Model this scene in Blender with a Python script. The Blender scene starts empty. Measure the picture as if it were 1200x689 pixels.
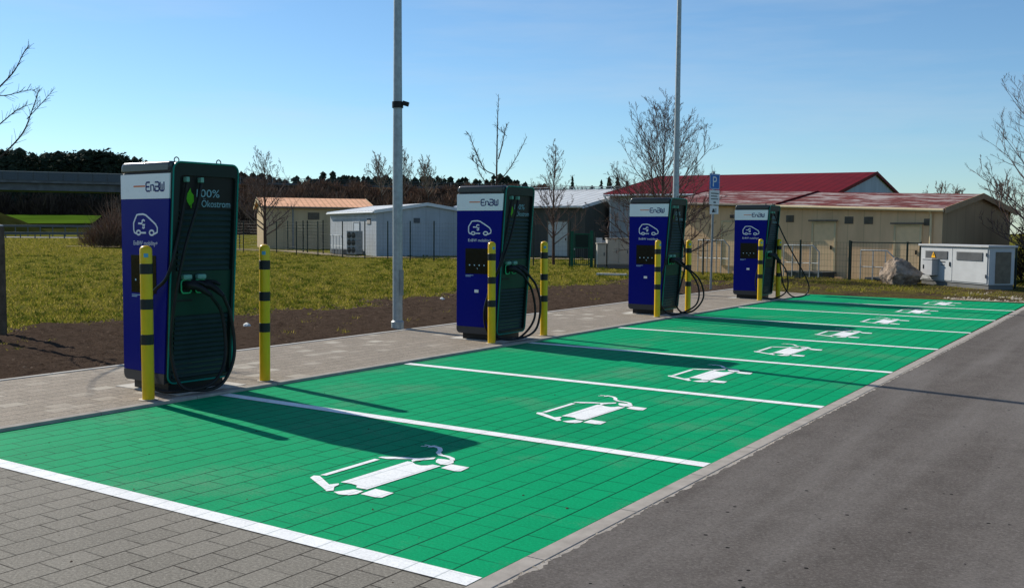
import bpy, bmesh, math, random
import numpy as np
from mathutils import Vector, Matrix, Euler
random.seed(7); np.random.seed(7)
R = math.radians
scn = bpy.context.scene
col = scn.collection

# ------------------------------------------------------------------ materials
class NT:
    def __init__(s, name):
        s.m = bpy.data.materials.new(name); s.m.use_nodes = True
        s.t = s.m.node_tree; s.n = s.t.nodes; s.l = s.t.links
        s.b = s.n['Principled BSDF']; s.b.inputs['Specular IOR Level'].default_value = .22
    def new(s, typ, **kw):
        n = s.n.new(typ)
        for k, v in kw.items():
            if k in n.inputs: n.inputs[k].default_value = v
            else: setattr(n, k, v)
        return n
    def link(s, a, b): s.l.new(a, b)
    def coord(s): return s.new('ShaderNodeTexCoord').outputs['Object']
    def geo(s): return s.new('ShaderNodeNewGeometry').outputs['Position']
    def noise(s, vec, scale, detail=4, rough=.55):
        n = s.new('ShaderNodeTexNoise'); n.inputs['Scale'].default_value = scale
        n.inputs['Detail'].default_value = detail; n.inputs['Roughness'].default_value = rough
        if vec is not None: s.link(vec, n.inputs['Vector'])
        return n.outputs['Fac']
    def ramp(s, fac, pts):
        r = s.new('ShaderNodeValToRGB'); e = r.color_ramp.elements
        while len(e) < len(pts): e.new(.5)
        for i, (p, c) in enumerate(pts):
            e[i].position = p; e[i].color = (*c, 1) if len(c) == 3 else c
        s.link(fac, r.inputs['Fac']); return r.outputs['Color']
    def mix(s, fac, a, b, mode='MIX'):
        m = s.new('ShaderNodeMix'); m.data_type = 'RGBA'; m.blend_type = mode
        for sock, v in ((m.inputs['Factor'], fac), (m.inputs['A'], a), (m.inputs['B'], b)):
            if isinstance(v, (int, float)): sock.default_value = v
            elif isinstance(v, tuple): sock.default_value = (*v, 1) if len(v) == 3 else v
            else: s.link(v, sock)
        return m.outputs['Result']
    def math(s, op, a, b=0.0, clamp=False):
        m = s.new('ShaderNodeMath'); m.operation = op; m.use_clamp = clamp
        for i, v in enumerate((a, b)):
            if isinstance(v, (int, float)): m.inputs[i].default_value = v
            else: s.link(v, m.inputs[i])
        return m.outputs[0]
    def mapping(s, vec, scale=(1, 1, 1), rot=(0, 0, 0), loc=(0, 0, 0)):
        m = s.new('ShaderNodeMapping'); m.inputs['Scale'].default_value = scale
        m.inputs['Rotation'].default_value = rot; m.inputs['Location'].default_value = loc
        s.link(vec, m.inputs['Vector']); return m.outputs['Vector']
    def bump(s, h, strength=.3, dist=.01, prev=None):
        b = s.new('ShaderNodeBump'); b.inputs['Strength'].default_value = strength
        b.inputs['Distance'].default_value = dist; s.link(h, b.inputs['Height'])
        if prev is not None: s.link(prev, b.inputs['Normal'])
        s.link(b.outputs['Normal'], s.b.inputs['Normal']); return b.outputs['Normal']
    def color(s, c):
        if isinstance(c, tuple): s.b.inputs['Base Color'].default_value = (*c, 1)
        else: s.link(c, s.b.inputs['Base Color'])
    def set(s, **kw):
        for k, v in kw.items(): s.b.inputs[k.replace('_', ' ')].default_value = v

def mat(name, c, rough=.5, metal=0., var=.12, scale=6., bump=0., bscale=60., coat=0.):
    k = NT(name); v = k.coord()
    n = k.noise(v, scale, 5)
    lo = tuple(x * (1 - var) for x in c); hi = tuple(min(1, x * (1 + var)) for x in c)
    k.color(k.ramp(n, [(.3, lo), (.7, hi)]))
    n2 = k.noise(v, scale * 5, 3)
    if rough >= .75: k.b.inputs['Specular IOR Level'].default_value = .0
    rr = k.math('ADD', k.math('MULTIPLY', n2, .2), rough - .1, True)
    k.link(rr, k.b.inputs['Roughness'])
    k.set(Metallic=metal)
    if coat: k.set(Coat_Weight=coat, Coat_Roughness=.12)
    if bump: k.bump(k.noise(v, bscale, 4), bump, .01)
    return k.m

PW, PL = .1866, .226          # paving block: row width, block length
X_KERB = -2.554; X_EDGE = -7.48
def paver(name, c1, c2, joint, paint=None, jvis=.85, rough=.75, light=False, fade=None):
    """concrete block paving, optionally with a coat of road paint over it; the joints stay in the same place"""
    k = NT(name); pos = k.geo()
    sep = k.new('ShaderNodeSeparateXYZ'); k.link(pos, sep.inputs[0])
    cmb = k.new('ShaderNodeCombineXYZ')
    wob = k.math('MULTIPLY', k.math('SUBTRACT', k.noise(pos, 1.7, 2), .5), .012)
    k.link(k.math('ADD', sep.outputs['Y'], 40.0), cmb.inputs['X'])
    k.link(k.math('ADD', k.math('SUBTRACT', sep.outputs['X'], X_KERB - PW * 60), wob), cmb.inputs['Y'])
    b = k.new('ShaderNodeTexBrick'); k.link(cmb.outputs[0], b.inputs['Vector'])
    b.offset = .5; b.inputs['Scale'].default_value = 1
    b.inputs['Brick Width'].default_value = PL; b.inputs['Row Height'].default_value = PW
    b.inputs['Mortar Size'].default_value = .0048; b.inputs['Mortar Smooth'].default_value = .35
    b.inputs['Bias'].default_value = 0
    b.inputs['Color1'].default_value = (0, 0, 0, 1); b.inputs['Color2'].default_value = (1, 1, 1, 1)
    b.inputs['Mortar'].default_value = (.5, .5, .5, 1)
    # the long joints are open and dark, the cross joints are tight and come and go
    b2 = k.new('ShaderNodeTexBrick'); k.link(cmb.outputs[0], b2.inputs['Vector'])
    b2.offset = 0; b2.inputs['Scale'].default_value = 1
    b2.inputs['Brick Width'].default_value = 400; b2.inputs['Row Height'].default_value = PW
    b2.inputs['Mortar Size'].default_value = .0058; b2.inputs['Mortar Smooth'].default_value = .3
    longj = b2.outputs['Fac']
    crossvis = k.math('MULTIPLY', k.math('SUBTRACT', k.noise(pos, 2.3, 3), .30), 3.4, True)
    jf = k.math('MAXIMUM', k.math('MULTIPLY', b.outputs['Fac'], k.math('MULTIPLY', crossvis, .8 if paint else 1.0)),
                k.math('MULTIPLY', longj, k.math('ADD', k.math('MULTIPLY', k.noise(pos, 3.1, 2), .9), .5, True)))
    per = b.outputs['Color']
    base = k.mix(k.math('ADD', k.math('MULTIPLY', per, .85), .08), c1, c2)
    big = k.noise(pos, .55, 4); fine = k.noise(pos, 62, 7, .88); mid = k.noise(pos, 14, 5, .65)
    base = k.mix(k.math('MULTIPLY', big, .45), base, tuple(x * .72 for x in c1))
    base = k.mix(k.math('MULTIPLY', k.math('SUBTRACT', fine, .5), 6, True), base, tuple(min(1, x * 1.5) for x in c2)); base = k.mix(k.math('MULTIPLY', k.math('SUBTRACT', .48, fine), 6, True), base, tuple(x * .45 for x in c1))
    if light:
        w = k.math('MULTIPLY', k.math('SUBTRACT', per, .80), 6, True)
        w = k.math('MULTIPLY', w, k.math('MULTIPLY', k.math('SUBTRACT', k.noise(pos, .5, 2), .42), 6, True))
        base = k.mix(w, base, (.46, .42, .35))
    h = base
    if paint:
        p = k.mix(mid, tuple(x * .86 for x in paint), tuple(min(1, x * 1.12) for x in paint))
        p = k.mix(k.math('MULTIPLY', k.math('SUBTRACT', k.noise(k.mapping(pos, (1, .45, 1)), 1.1, 5, .6), .48), 3.2, True), p, tuple(x * .74 for x in paint)) if fade > .3 else p
        p = k.mix(k.math('MULTIPLY', per, .34), p, tuple(min(1, x * .78) for x in paint))
        p = k.mix(k.math('MULTIPLY', k.math('SUBTRACT', fine, .5), 5.5, True), p, tuple(min(1, x * 1.35 + .004) for x in paint)); p = k.mix(k.math('MULTIPLY', k.math('SUBTRACT', .48, fine), 5.5, True), p, tuple(x * .62 for x in paint))
        if fade:
            wear = k.math('MULTIPLY', k.math('SUBTRACT', k.math('MULTIPLY', k.noise(pos, .85, 5, .62), k.math('ADD', k.math('MULTIPLY', k.noise(pos, 60, 3, .7), .7), .65)), .535), 4.2, True)
            wear = k.math('MULTIPLY', wear, fade)
            p = k.mix(wear, p, base)
        base = p
    jdark = k.math('MULTIPLY', jf, jvis)
    k.color(k.mix(jdark, base, joint))
    k.link(k.math('ADD', k.math('MULTIPLY', mid, .25), rough - .12, True), k.b.inputs['Roughness'])
    k.b.inputs['Specular IOR Level'].default_value = .03 if paint else .04
    ht = k.math('SUBTRACT', k.math('MULTIPLY', fine, .2), jf)
    k.bump(ht, .6, .004)
    return k.m

M = {}
M['paver'] = paver('grey_block_paving', (.19, .176, .15), (.25, .232, .198), (.028, .024, .02), jvis=.92)
M['paver_strip'] = paver('sandy_block_paving', (.25, .215, .172), (.325, .278, .225), (.075, .064, .054), jvis=.85, light=True)
M['green'] = paver('green_paint_on_paving', (.2, .2, .17), (.26, .25, .22), (.002, .035, .02), paint=(.0006, .305, .122), jvis=.95, rough=.7, fade=.34)
M['white'] = paver('white_paint_on_paving', (.3, .3, .28), (.36, .35, .32), (.42, .47, .46), paint=(.86, .87, .86), jvis=.65, rough=.5, fade=.18)
def asphalt():
    k = NT('worn_asphalt'); pos = k.geo()
    fine = k.noise(pos, 55, 8, .9); mid = k.noise(pos, 3.2, 6, .6)
    str_ = k.noise(k.mapping(pos, (1.6, .13, 1), (0, 0, R(4))), 1.4, 4)
    c = k.mix(k.math('MULTIPLY', k.math('SUBTRACT', mid, .3), 2.2, True), (.100, .088, .079), (.140, .124, .112))
    c = k.mix(k.math('MULTIPLY', k.math('SUBTRACT', str_, .44), 3.2, True), c, (.185, .169, .156)); c = k.mix(k.math('MULTIPLY', k.math('SUBTRACT', k.noise(k.mapping(pos, (.9, .3, 1), (0, 0, R(-8))), .9, 5, .65), .56), 3, True), c, (.11, .099, .092))
    c = k.mix(k.math('MULTIPLY', k.math('SUBTRACT', fine, .51), 5., True), c, (.27, .247, .23)); c = k.mix(k.math('MULTIPLY', k.math('SUBTRACT', .475, fine), 6., True), c, (.048, .043, .04))
    v = k.new('ShaderNodeTexVoronoi'); v.inputs['Scale'].default_value = 7.5; k.link(pos, v.inputs['Vector'])
    sel = k.math('GREATER_THAN', k.noise(pos, 1.6, 3), .5)
    hole = k.math('MULTIPLY', k.math('LESS_THAN', v.outputs['Distance'], .085), sel)
    c = k.mix(hole, c, (.012, .012, .012))
    v2 = k.new('ShaderNodeTexVoronoi'); v2.inputs['Scale'].default_value = 3.1; k.link(pos, v2.inputs['Vector'])
    sp = k.math('MULTIPLY', k.math('LESS_THAN', v2.outputs['Distance'], .05), k.math('GREATER_THAN', k.noise(pos, 1.3, 2), .57))
    c = k.mix(sp, c, (.4, .38, .34))
    k.color(c); k.set(Roughness=.9); k.b.inputs['Specular IOR Level'].default_value = .03
    k.bump(k.math('SUBTRACT', fine, k.math('MULTIPLY', hole, 2)), .7, .006)
    return k.m
M['asphalt'] = asphalt()
def grassmat():
    k = NT('spring_grass_ground'); pos = k.geo()
    a = k.noise(pos, .22, 5); b = k.noise(pos, 2.6, 6, .7); f = k.noise(pos, 26, 4, .7)
    c = k.mix(a, (.10, .112, .015), (.155, .14, .03))
    c = k.mix(k.math('MULTIPLY', k.math('SUBTRACT', b, .55), 5, True), c, (.085, .055, .028))
    c = k.mix(k.math('MULTIPLY', k.math('SUBTRACT', f, .52), 3.5, True), c, (.125, .118, .035))
    k.color(c); k.set(Roughness=.95, Specular_IOR_Level=0.); k.bump(k.math('ADD', b, k.math('MULTIPLY', f, .5)), .8, .08)
    return k.m
M['grass_ground'] = grassmat()
def soilmat():
    k = NT('dark_mulched_soil'); pos = k.geo()
    a = k.noise(pos, 1.1, 5); f = k.noise(pos, 34, 5, .75); g_ = k.noise(pos, 90, 3, .8)
    c = k.mix(a, (.078, .055, .042), (.125, .09, .068))
    q = k.noise(pos, 7.5, 5, .8)
    c = k.mix(k.math('MULTIPLY', k.math('SUBTRACT', q, .5), 5, True), c, (.15, .11, .085)); c = k.mix(k.math('MULTIPLY', k.math('SUBTRACT', .46, q), 6, True), c, (.026, .018, .014))
    c = k.mix(k.math('MULTIPLY', k.math('SUBTRACT', f, .5), 5, True), c, (.15, .108, .08))
    c = k.mix(k.math('MULTIPLY', k.math('SUBTRACT', .44, g_), 6, True), c, (.018, .012, .010))
    k.color(c); k.set(Roughness=.95, Specular_IOR_Level=0.); k.bump(k.math('ADD', f, k.math('MULTIPLY', g_, .6)), 1., .07)
    return k.m
M['soil'] = soilmat()
def vergemat():
    k = NT('trodden_verge'); pos = k.geo(); b = k.noise(pos, 1.3, 6, .7); f = k.noise(pos, 22, 5, .75)
    c = k.mix(k.math('MULTIPLY', k.math('SUBTRACT', b, .42), 5, True), (.075, .052, .034), (.125, .112, .03))
    c = k.mix(k.math('MULTIPLY', k.math('SUBTRACT', f, .52), 4, True), c, (.22, .18, .10)); c = k.mix(k.math('MULTIPLY', k.math('SUBTRACT', .44, f), 5, True), c, (.03, .022, .014))
    k.color(c); k.set(Roughness=.95, Specular_IOR_Level=0.); k.bump(k.math('ADD', b, f), 1., .06); return k.m
M['verge'] = vergemat()
def randmat(name, stops, rough=.9, scale=3., trans=0.):
    """colour varying from one leaf, blade or clod to the next by its place in the world"""
    k = NT(name); pos = k.geo()
    w = k.new('ShaderNodeNewGeometry').outputs['Random Per Island']
    n = k.math('ADD', k.math('MULTIPLY', w, .65), k.math('MULTIPLY', k.noise(pos, scale, 3), .35))
    cl = k.ramp(n, stops); k.color(cl); k.set(Roughness=rough, Specular_IOR_Level=.03)
    if trans:
        tb = k.new('ShaderNodeBsdfTranslucent'); k.link(cl, tb.inputs['Color']); ms = k.new('ShaderNodeMixShader'); ms.inputs[0].default_value = trans
        k.link(k.b.outputs[0], ms.inputs[1]); k.link(tb.outputs[0], ms.inputs[2]); k.link(ms.outputs[0], k.n['Material Output'].inputs['Surface'])
    return k.m
M['blade'] = randmat('grass_blades', [(.1, (.13, .155, .012)), (.42, (.235, .22, .024)), (.68, (.34, .275, .06)), (.95, (.48, .37, .14))], scale=.35, trans=.45)
M['blade_dark'] = randmat('tufted_grass_blades', [(.1, (.05, .085, .006)), (.6, (.085, .115, .012)), (.95, (.16, .15, .03))], scale=.35, trans=.4)
M['scrub'] = randmat('russet_scrub_twigs', [(.1, (.09, .055, .038)), (.5, (.20, .125, .085)), (.95, (.34, .22, .145))], scale=.06)
M['twig_pale'] = randmat('pale_bare_twigs', [(.1, (.14, .105, .08)), (.5, (.26, .20, .155)), (.95, (.36, .29, .23))], scale=.08)
M['clod'] = randmat('soil_clods', [(.1, (.03, .021, .016)), (.5, (.07, .049, .037)), (.95, (.125, .09, .066))])
M['twig'] = randmat('bare_twigs', [(.1, (.042, .028, .02)), (.5, (.078, .05, .036)), (.95, (.13, .088, .06))], scale=.08)
M['bark'] = mat('grey_brown_bark', (.085, .065, .052), .9, var=.35, scale=9, bump=.6, bscale=40)
M['bark_red'] = mat('red_brown_bark', (.095, .058, .046), .9, var=.35, scale=9, bump=.5, bscale=40)
M['twig_mid'] = randmat('red_brown_fine_twigs', [(.1, (.10, .066, .054)), (.5, (.155, .105, .088)), (.95, (.23, .165, .14))], scale=.3)
M['needle'] = randmat('conifer_needles', [(.1, (.016, .024, .017)), (.5, (.034, .046, .030)), (.95, (.066, .072, .044))], scale=.1)
M['ivy'] = randmat('hedge_leaves', [(.1, (.03, .035, .012)), (.5, (.075, .055, .024)), (.95, (.15, .1, .05))], scale=.8)
M['concrete'] = mat('pale_concrete', (.36, .33, .295), .85, var=.15, scale=8, bump=.25, bscale=120)
M['concrete_white'] = mat('fresh_concrete_pad', (.55, .52, .47), .85, var=.1, scale=8, bump=.2, bscale=120)
M['concrete_dark'] = mat('weathered_concrete', (.16, .16, .155), .9, var=.22, scale=.6, bump=.2, bscale=8)
M['galv'] = mat('galvanised_steel', (.36, .39, .40), .5, metal=.45, var=.16, scale=14)
M['galv_dark'] = mat('dull_galvanised_steel', (.23, .25, .26), .55, metal=.3, var=.2, scale=10)
M['blue'] = mat('blue_powder_coat', (.0025, .0065, .20), .34, var=.0, scale=.5); M['blue'].node_tree.nodes['Principled BSDF'].inputs['Specular IOR Level'].default_value = .09
M['header'] = mat('white_header_panel', (.86, .88, .88), .3, var=.02, coat=.3)
M['capgrey'] = mat('anthracite_powder_coat', (.03, .034, .042), .36, var=.0, scale=.5, coat=.5)
M['darkgreen'] = mat('black_green_louvre_panel', (.014, .033, .030), .5, var=.15)
M['midgreen'] = mat('bottle_green_panel', (.006, .036, .025), .42, var=.1)
M['frame_green'] = mat('dark_green_frame', (.010, .020, .019), .42, var=.1)
M['teal'] = mat('teal_edge_trim', (.0, .21, .165), .4, var=.05)
M['black'] = mat('black_plastic', (.011, .011, .012), .42, var=.2)
M['rubber'] = mat('black_rubber_cable', (.010, .010, .011), .38, var=.2)
M['screen'] = mat('dark_glass_screen', (.008, .008, .009), .12, var=.05)
M['print_white'] = mat('white_print', (.80, .83, .85), .45, var=.02)
M['print_navy'] = mat('navy_print', (.006, .012, .13), .4, var=.02)
M['print_orange'] = mat('orange_print', (.75, .16, .02), .4, var=.02)
M['print_ice'] = mat('pale_blue_print', (.45, .66, .78), .5, var=.03)
M['print_dim'] = mat('dim_pale_blue_print', (.24, .37, .45), .5, var=.03)
M['leafgreen'] = mat('leaf_green_print', (.10, .42, .012), .5, var=.08)
M['lime'] = mat('green_socket_ring', (.05, .50, .22), .4, var=.05)
M['mint'] = mat('mint_plastic', (.17, .36, .29), .45, var=.05)
M['yellow'] = mat('yellow_bollard_paint', (.76, .47, .008), .38, var=.07, scale=9, coat=.2)
M['band'] = mat('black_reflective_band', (.02, .022, .024), .35, var=.12)
M['sticker'] = mat('blue_sticker', (.10, .35, .55), .4, var=.05)
M['signblue'] = mat('traffic_sign_blue', (.012, .12, .42), .4, var=.04)
M['signwhite'] = mat('traffic_sign_white', (.66, .68, .68), .5, var=.04)
M['signgrey'] = mat('sign_back_grey', (.3, .31, .32), .5, metal=.4)
M['lettering'] = mat('black_lettering', (.02, .02, .02), .5, var=.02)
M['fencegreen'] = mat('dark_green_fence_coat', (.007, .022, .018), .5, var=.1)
M['gategreen'] = mat('green_gate_coat', (.006, .085, .05), .45, var=.1)
M['cabwhite'] = mat('cabinet_white_paint', (.46, .475, .485), .5, var=.06, scale=3, bump=.05)
M['cabgrey'] = mat('cabinet_grey_paint', (.42, .43, .44), .5, var=.08, scale=3)
M['cabdark'] = mat('cabinet_louvre_grey', (.10, .11, .12), .6, var=.15)
M['boxbeige'] = mat('cabinet_beige_polyester', (.44, .41, .365), .65, var=.08, scale=3)
M['warn'] = mat('warning_yellow', (.75, .38, .01), .45, var=.04)
M['wood'] = mat('weathered_round_timber', (.12, .09, .065), .9, var=.3, scale=12, bump=.4)
M['woodtop'] = mat('pale_cut_timber', (.5, .47, .42), .9, var=.15)
def wallmat(name, c, seam=1.0, rough=.8, depth=.45, horiz=False):
    """sheet wall with vertical seams every `seam` metres along the wall (object x or y)"""
    k = NT(name); v = k.coord()
    sep = k.new('ShaderNodeSeparateXYZ'); k.link(v, sep.inputs[0])
    t = k.math('ADD', sep.outputs['X'], k.math('MULTIPLY', sep.outputs['Y'], 1.0))
    fr = k.math('FRACT', k.math('DIVIDE', t, seam))
    ln = k.math('LESS_THAN', k.math('ABSOLUTE', k.math('SUBTRACT', fr, .5)), .03)
    n = k.noise(k.mapping(v, (1, 1, .35)), 1.6, 6, .6)
    cc = k.ramp(n, [(.3, tuple(x * .86 for x in c)), (.7, tuple(min(1, x * 1.08) for x in c))])
    k.color(k.mix(k.math('MULTIPLY', ln, depth), cc, tuple(x * .4 for x in c)))
    k.set(Roughness=rough, Specular_IOR_Level=.05); k.bump(k.math('SUBTRACT', k.noise(v, 30, 3), ln), .2, .02)
    return k.m
M['wall_beige'] = wallmat('beige_panel_wall', (.77, .51, .295), .62, depth=.25)
M['wall_beige_gable'] = wallmat('shaded_beige_gable_brown_verge', (.38, .27, .165), .62, depth=.3)  # gable's shade darkened into the wall beige; brown verge boards share it
M['wall_white'] = wallmat('pale_blue_grey_wall', (.42, .455, .49), .9, depth=.25)
M['wall_sand'] = wallmat('sand_render_wall', (.50, .385, .24), 3.2, depth=.12)
M['wall_dark'] = wallmat('dark_grey_olive_wall', (.085, .085, .075), 1.6, depth=.3)
M['wall_grey'] = wallmat('light_grey_wall', (.44, .45, .45), 1.1, depth=.25)
M['door_beige'] = mat('beige_steel_door', (.78, .55, .31), .55, var=.06)
M['door_pale'] = mat('pale_grey_door', (.50, .51, .47), .55, var=.06)
M['door_white'] = mat('white_blue_door', (.50, .55, .60), .5, var=.06)
M['trim_beige'] = mat('cream_gutter', (.62, .50, .30), .5, var=.08)
M['trim_white'] = mat('white_verge_trim', (.68, .70, .71), .5, var=.06)
M['grille'] = mat('grey_brown_grille', (.16, .135, .10), .7, var=.2)
M['step'] = mat('grey_steel_grating', (.10, .11, .115), .6, metal=.3, var=.2)
def roofmat(name, c, wave, patches=None, rough=.4):
    k = NT(name); v = k.coord()
    sep = k.new('ShaderNodeSeparateXYZ'); k.link(v, sep.inputs[0])
    fr = k.math('FRACT', k.math('DIVIDE', sep.outputs['X'], wave))
    ln = k.math('LESS_THAN', k.math('ABSOLUTE', k.math('SUBTRACT', fr, .5)), .16)
    cc = k.ramp(k.noise(v, 1.2, 5), [(.3, tuple(x * .82 for x in c)), (.7, tuple(min(1, x * 1.12) for x in c))])
    cc = k.mix(k.math('MULTIPLY', ln, .45), cc, tuple(x * .45 for x in c))
    if patches:
        p = k.noise(k.mapping(v, (.55, 2.6, 1)), 1.5, 6, .68)
        cc = k.mix(k.math('MULTIPLY', k.math('SUBTRACT', p, .485), 9, True), cc, patches)
    k.b.inputs['Specular IOR Level'].default_value = .02
    k.color(cc); k.set(Roughness=rough + .15); k.bump(fr, .25, .04)
    return k.m
M['roof_red'] = roofmat('dark_red_sheet_roof', (.145, .010, .012), .5)
M['roof_red_worn'] = roofmat('worn_red_sheet_roof', (.165, .050, .042), .35, (.34, .285, .27))
M['roof_orange'] = roofmat('orange_pantile_roof', (.85, .47, .28), .42)
M['roof_white'] = roofmat('pale_sheet_roof', (.62, .65, .67), .6)
M['roof_grey'] = roofmat('light_grey_sheet_roof', (.55, .58, .60), .6)
M['rock'] = mat('rough_limestone', (.30, .235, .18), .95, var=.6, scale=4, bump=1., bscale=9)
M['gravel'] = randmat('pale_gravel', [(.1, (.22, .19, .15)), (.5, (.42, .37, .3)), (.95, (.62, .56, .47))])
M['path'] = mat('dry_dirt_path', (.30, .25, .18), .95, var=.2, scale=.8, bump=.3, bscale=9)
M['road'] = mat('pale_far_road', (.33, .33, .34), .8, var=.08, scale=.3)
M['rail'] = mat('dull_guard_rail', (.10, .115, .125), .6, metal=.2, var=.2)
M['field'] = mat('bright_green_crop', (.060, .115, .012), .95, var=.3, scale=.05)
M['hillgrass'] = mat('rough_embankment_grass', (.030, .034, .010), .95, var=.35, scale=.3, bump=.6, bscale=2)
M['hillbrown'] = mat('brown_embankment', (.055, .036, .024), .95, var=.4, scale=.25, bump=.6, bscale=1)
M['litter'] = mat('white_litter', (.7, .7, .66), .6, var=.1)

# ------------------------------------------------------------------ mesh helpers
class MB:
    def __init__(s): s.v = []; s.f = []
    def add(s, vs, fs):
        o = len(s.v); s.v += [tuple(p) for p in vs]; s.f += [tuple(i + o for i in f) for f in fs]
    def box(s, x0, x1, y0, y1, z0, z1, bev=0., mx=None):
        if bev <= 0:
            vs = [(x, y, z) for z in (z0, z1) for y in (y0, y1) for x in (x0, x1)]
            fs = [(0, 2, 3, 1), (4, 5, 7, 6), (0, 1, 5, 4), (2, 6, 7, 3), (0, 4, 6, 2), (1, 3, 7, 5)]
        else:
            bm = bmesh.new(); bmesh.ops.create_cube(bm, size=1)
            for v in bm.verts:
                v.co = Vector(((x0 + x1) / 2 + v.co.x * (x1 - x0), (y0 + y1) / 2 + v.co.y * (y1 - y0), (z0 + z1) / 2 + v.co.z * (z1 - z0)))
            bmesh.ops.bevel(bm, geom=bm.edges[:], offset=bev, segments=2, profile=.6, affect='EDGES')
            bm.verts.index_update(); vs = [v.co[:] for v in bm.verts]; fs = [[v.index for v in f.verts] for f in bm.faces]; bm.free()
        if mx is not None: vs = [tuple(mx @ Vector(v)) for v in vs]
        s.add(vs, fs); return s
    def tube(s, pts, rad, n=8, cap=True, squash=None):
        pts = [Vector(p) for p in pts]; m = len(pts)
        if not hasattr(rad, '__len__'): rad = [rad] * m
        t0 = (pts[1] - pts[0]).normalized()
        up = Vector((0, 0, 1)) if abs(t0.z) < .9 else Vector((1, 0, 0))
        a = t0.cross(up).normalized(); vs = []
        for i in range(m):
            t = (pts[min(i + 1, m - 1)] - pts[max(i - 1, 0)])
            t = t.normalized() if t.length > 1e-9 else t0
            a = (a - t * a.dot(t))
            a = a.normalized() if a.length > 1e-6 else t.orthogonal().normalized()
            b = t.cross(a)
            for k in range(n):
                w = 2 * math.pi * k / n
                d = a * math.cos(w) * rad[i] + b * math.sin(w) * rad[i]
                if squash is not None: d = d - squash * d.dot(squash) * .75
                vs.append(pts[i] + d)
        fs = [(i * n + k, i * n + (k + 1) % n, (i + 1) * n + (k + 1) % n, (i + 1) * n + k) for i in range(m - 1) for k in range(n)]
        if cap: fs += [tuple(range(n))[::-1], tuple((m - 1) * n + k for k in range(n))]
        s.add(vs, fs); return s
    def prism(s, poly, z0, z1):
        """outline in x,y pulled from z0 to z1"""
        n = len(poly); area = sum(poly[i][0] * poly[(i + 1) % n][1] - poly[(i + 1) % n][0] * poly[i][1] for i in range(n))
        if area < 0: poly = poly[::-1]
        vs = [(x, y, z0) for x, y in poly] + [(x, y, z1) for x, y in poly]
        fs = [tuple(range(n))[::-1], tuple(range(n, 2 * n))] + [(i, (i + 1) % n, n + (i + 1) % n, n + i) for i in range(n)]
        s.add(vs, fs); return s
    def lathe(s, prof, n=20, c=(0, 0)):
        vs = []; m = len(prof)
        for r, z in prof:
            for k in range(n):
                w = 2 * math.pi * k / n; vs.append((c[0] + r * math.cos(w), c[1] + r * math.sin(w), z))
        fs = [(i * n + k, i * n + (k + 1) % n, (i + 1) * n + (k + 1) % n, (i + 1) * n + k) for i in range(m - 1) for k in range(n)]
        fs += [tuple(range(n))[::-1], tuple((m - 1) * n + k for k in range(n))]
        s.add(vs, fs); return s
    def tr(s, mx): s.v = [tuple(mx @ Vector(v)) for v in s.v]; return s
    def build(s, name, m, parent=None, smooth=False, label=None):
        me = bpy.data.meshes.new(name); me.from_pydata(s.v, [], s.f)
        me.materials.append(M[m] if isinstance(m, str) else m)
        if smooth:
            me.polygons.foreach_set('use_smooth', [True] * len(me.polygons))
            try: me.set_sharp_from_angle(angle=R(38))
            except Exception: pass
        me.update()
        o = bpy.data.objects.new(name, me); col.objects.link(o)
        if parent is not None: o.parent = parent
        if label: o['label'] = label
        return o
def npmesh(name, V, F, m, parent=None):
    me = bpy.data.meshes.new(name)
    V = np.asarray(V, np.float32); F = np.asarray(F, np.int32); k = F.shape[1]
    me.vertices.add(len(V)); me.vertices.foreach_set('co', V.ravel())
    me.loops.add(F.size); me.loops.foreach_set('vertex_index', F.ravel())
    me.polygons.add(len(F)); me.polygons.foreach_set('loop_start', np.arange(0, F.size, k, dtype=np.int32))
    me.update(calc_edges=True); me.materials.append(M[m])
    o = bpy.data.objects.new(name, me); col.objects.link(o)
    if parent is not None: o.parent = parent
    return o
def tag(o, label=None, cat=None, group=None, kind=None):
    if label: o['label'] = label
    if cat: o['category'] = cat
    if group: o['group'] = group
    if kind: o['kind'] = kind
    return o
def empty(name, loc, rz=0., sc=1.):
    o = bpy.data.objects.new(name, None); col.objects.link(o); o.empty_display_size = .2
    o.location = loc; o.rotation_euler = (0, 0, rz); o.scale = (sc, sc, sc); return o
def thing(name, label, cat, loc=(0, 0, 0), rz=0., group=None, sc=1.):
    return tag(empty(name, loc, rz, sc), label, cat, group)
KIDS = {}
def kids(o): return [c for c in bpy.data.objects if c.parent == o]
def copy_tree(o, parent=None):
    c = o.copy(); col.objects.link(c)
    if parent is not None: c.parent = parent
    for ch in kids(o):
        copy_tree(ch, c)
    return c
def text_mesh(body, h=None, w=None, center=False, font_spacing=1.):
    """lettering as (verts, faces) in the x,y plane, lower left at the origin, scaled to height h and/or width w"""
    cu = bpy.data.curves.new('t', 'FONT'); cu.body = body; cu.size = 1; cu.extrude = 0; cu.space_character = font_spacing
    cu.resolution_u = 3
    ob = bpy.data.objects.new('t', cu); col.objects.link(ob)
    dg = bpy.context.evaluated_depsgraph_get(); me = bpy.data.meshes.new_from_object(ob.evaluated_get(dg))
    V = np.array([v.co[:] for v in me.vertices]); F = [tuple(p.vertices) for p in me.polygons]
    bpy.data.objects.remove(ob); bpy.data.curves.remove(cu); bpy.data.meshes.remove(me)
    V[:, :2] -= V[:, :2].min(0); sx, sy = V[:, :2].max(0)
    fx = (w / sx) if w else (h / sy); fy = (h / sy) if h else fx
    V[:, 0] *= fx; V[:, 1] *= fy
    if center: V[:, 0] -= V[:, 0].max() / 2; V[:, 1] -= V[:, 1].max() / 2
    return V, F
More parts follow.
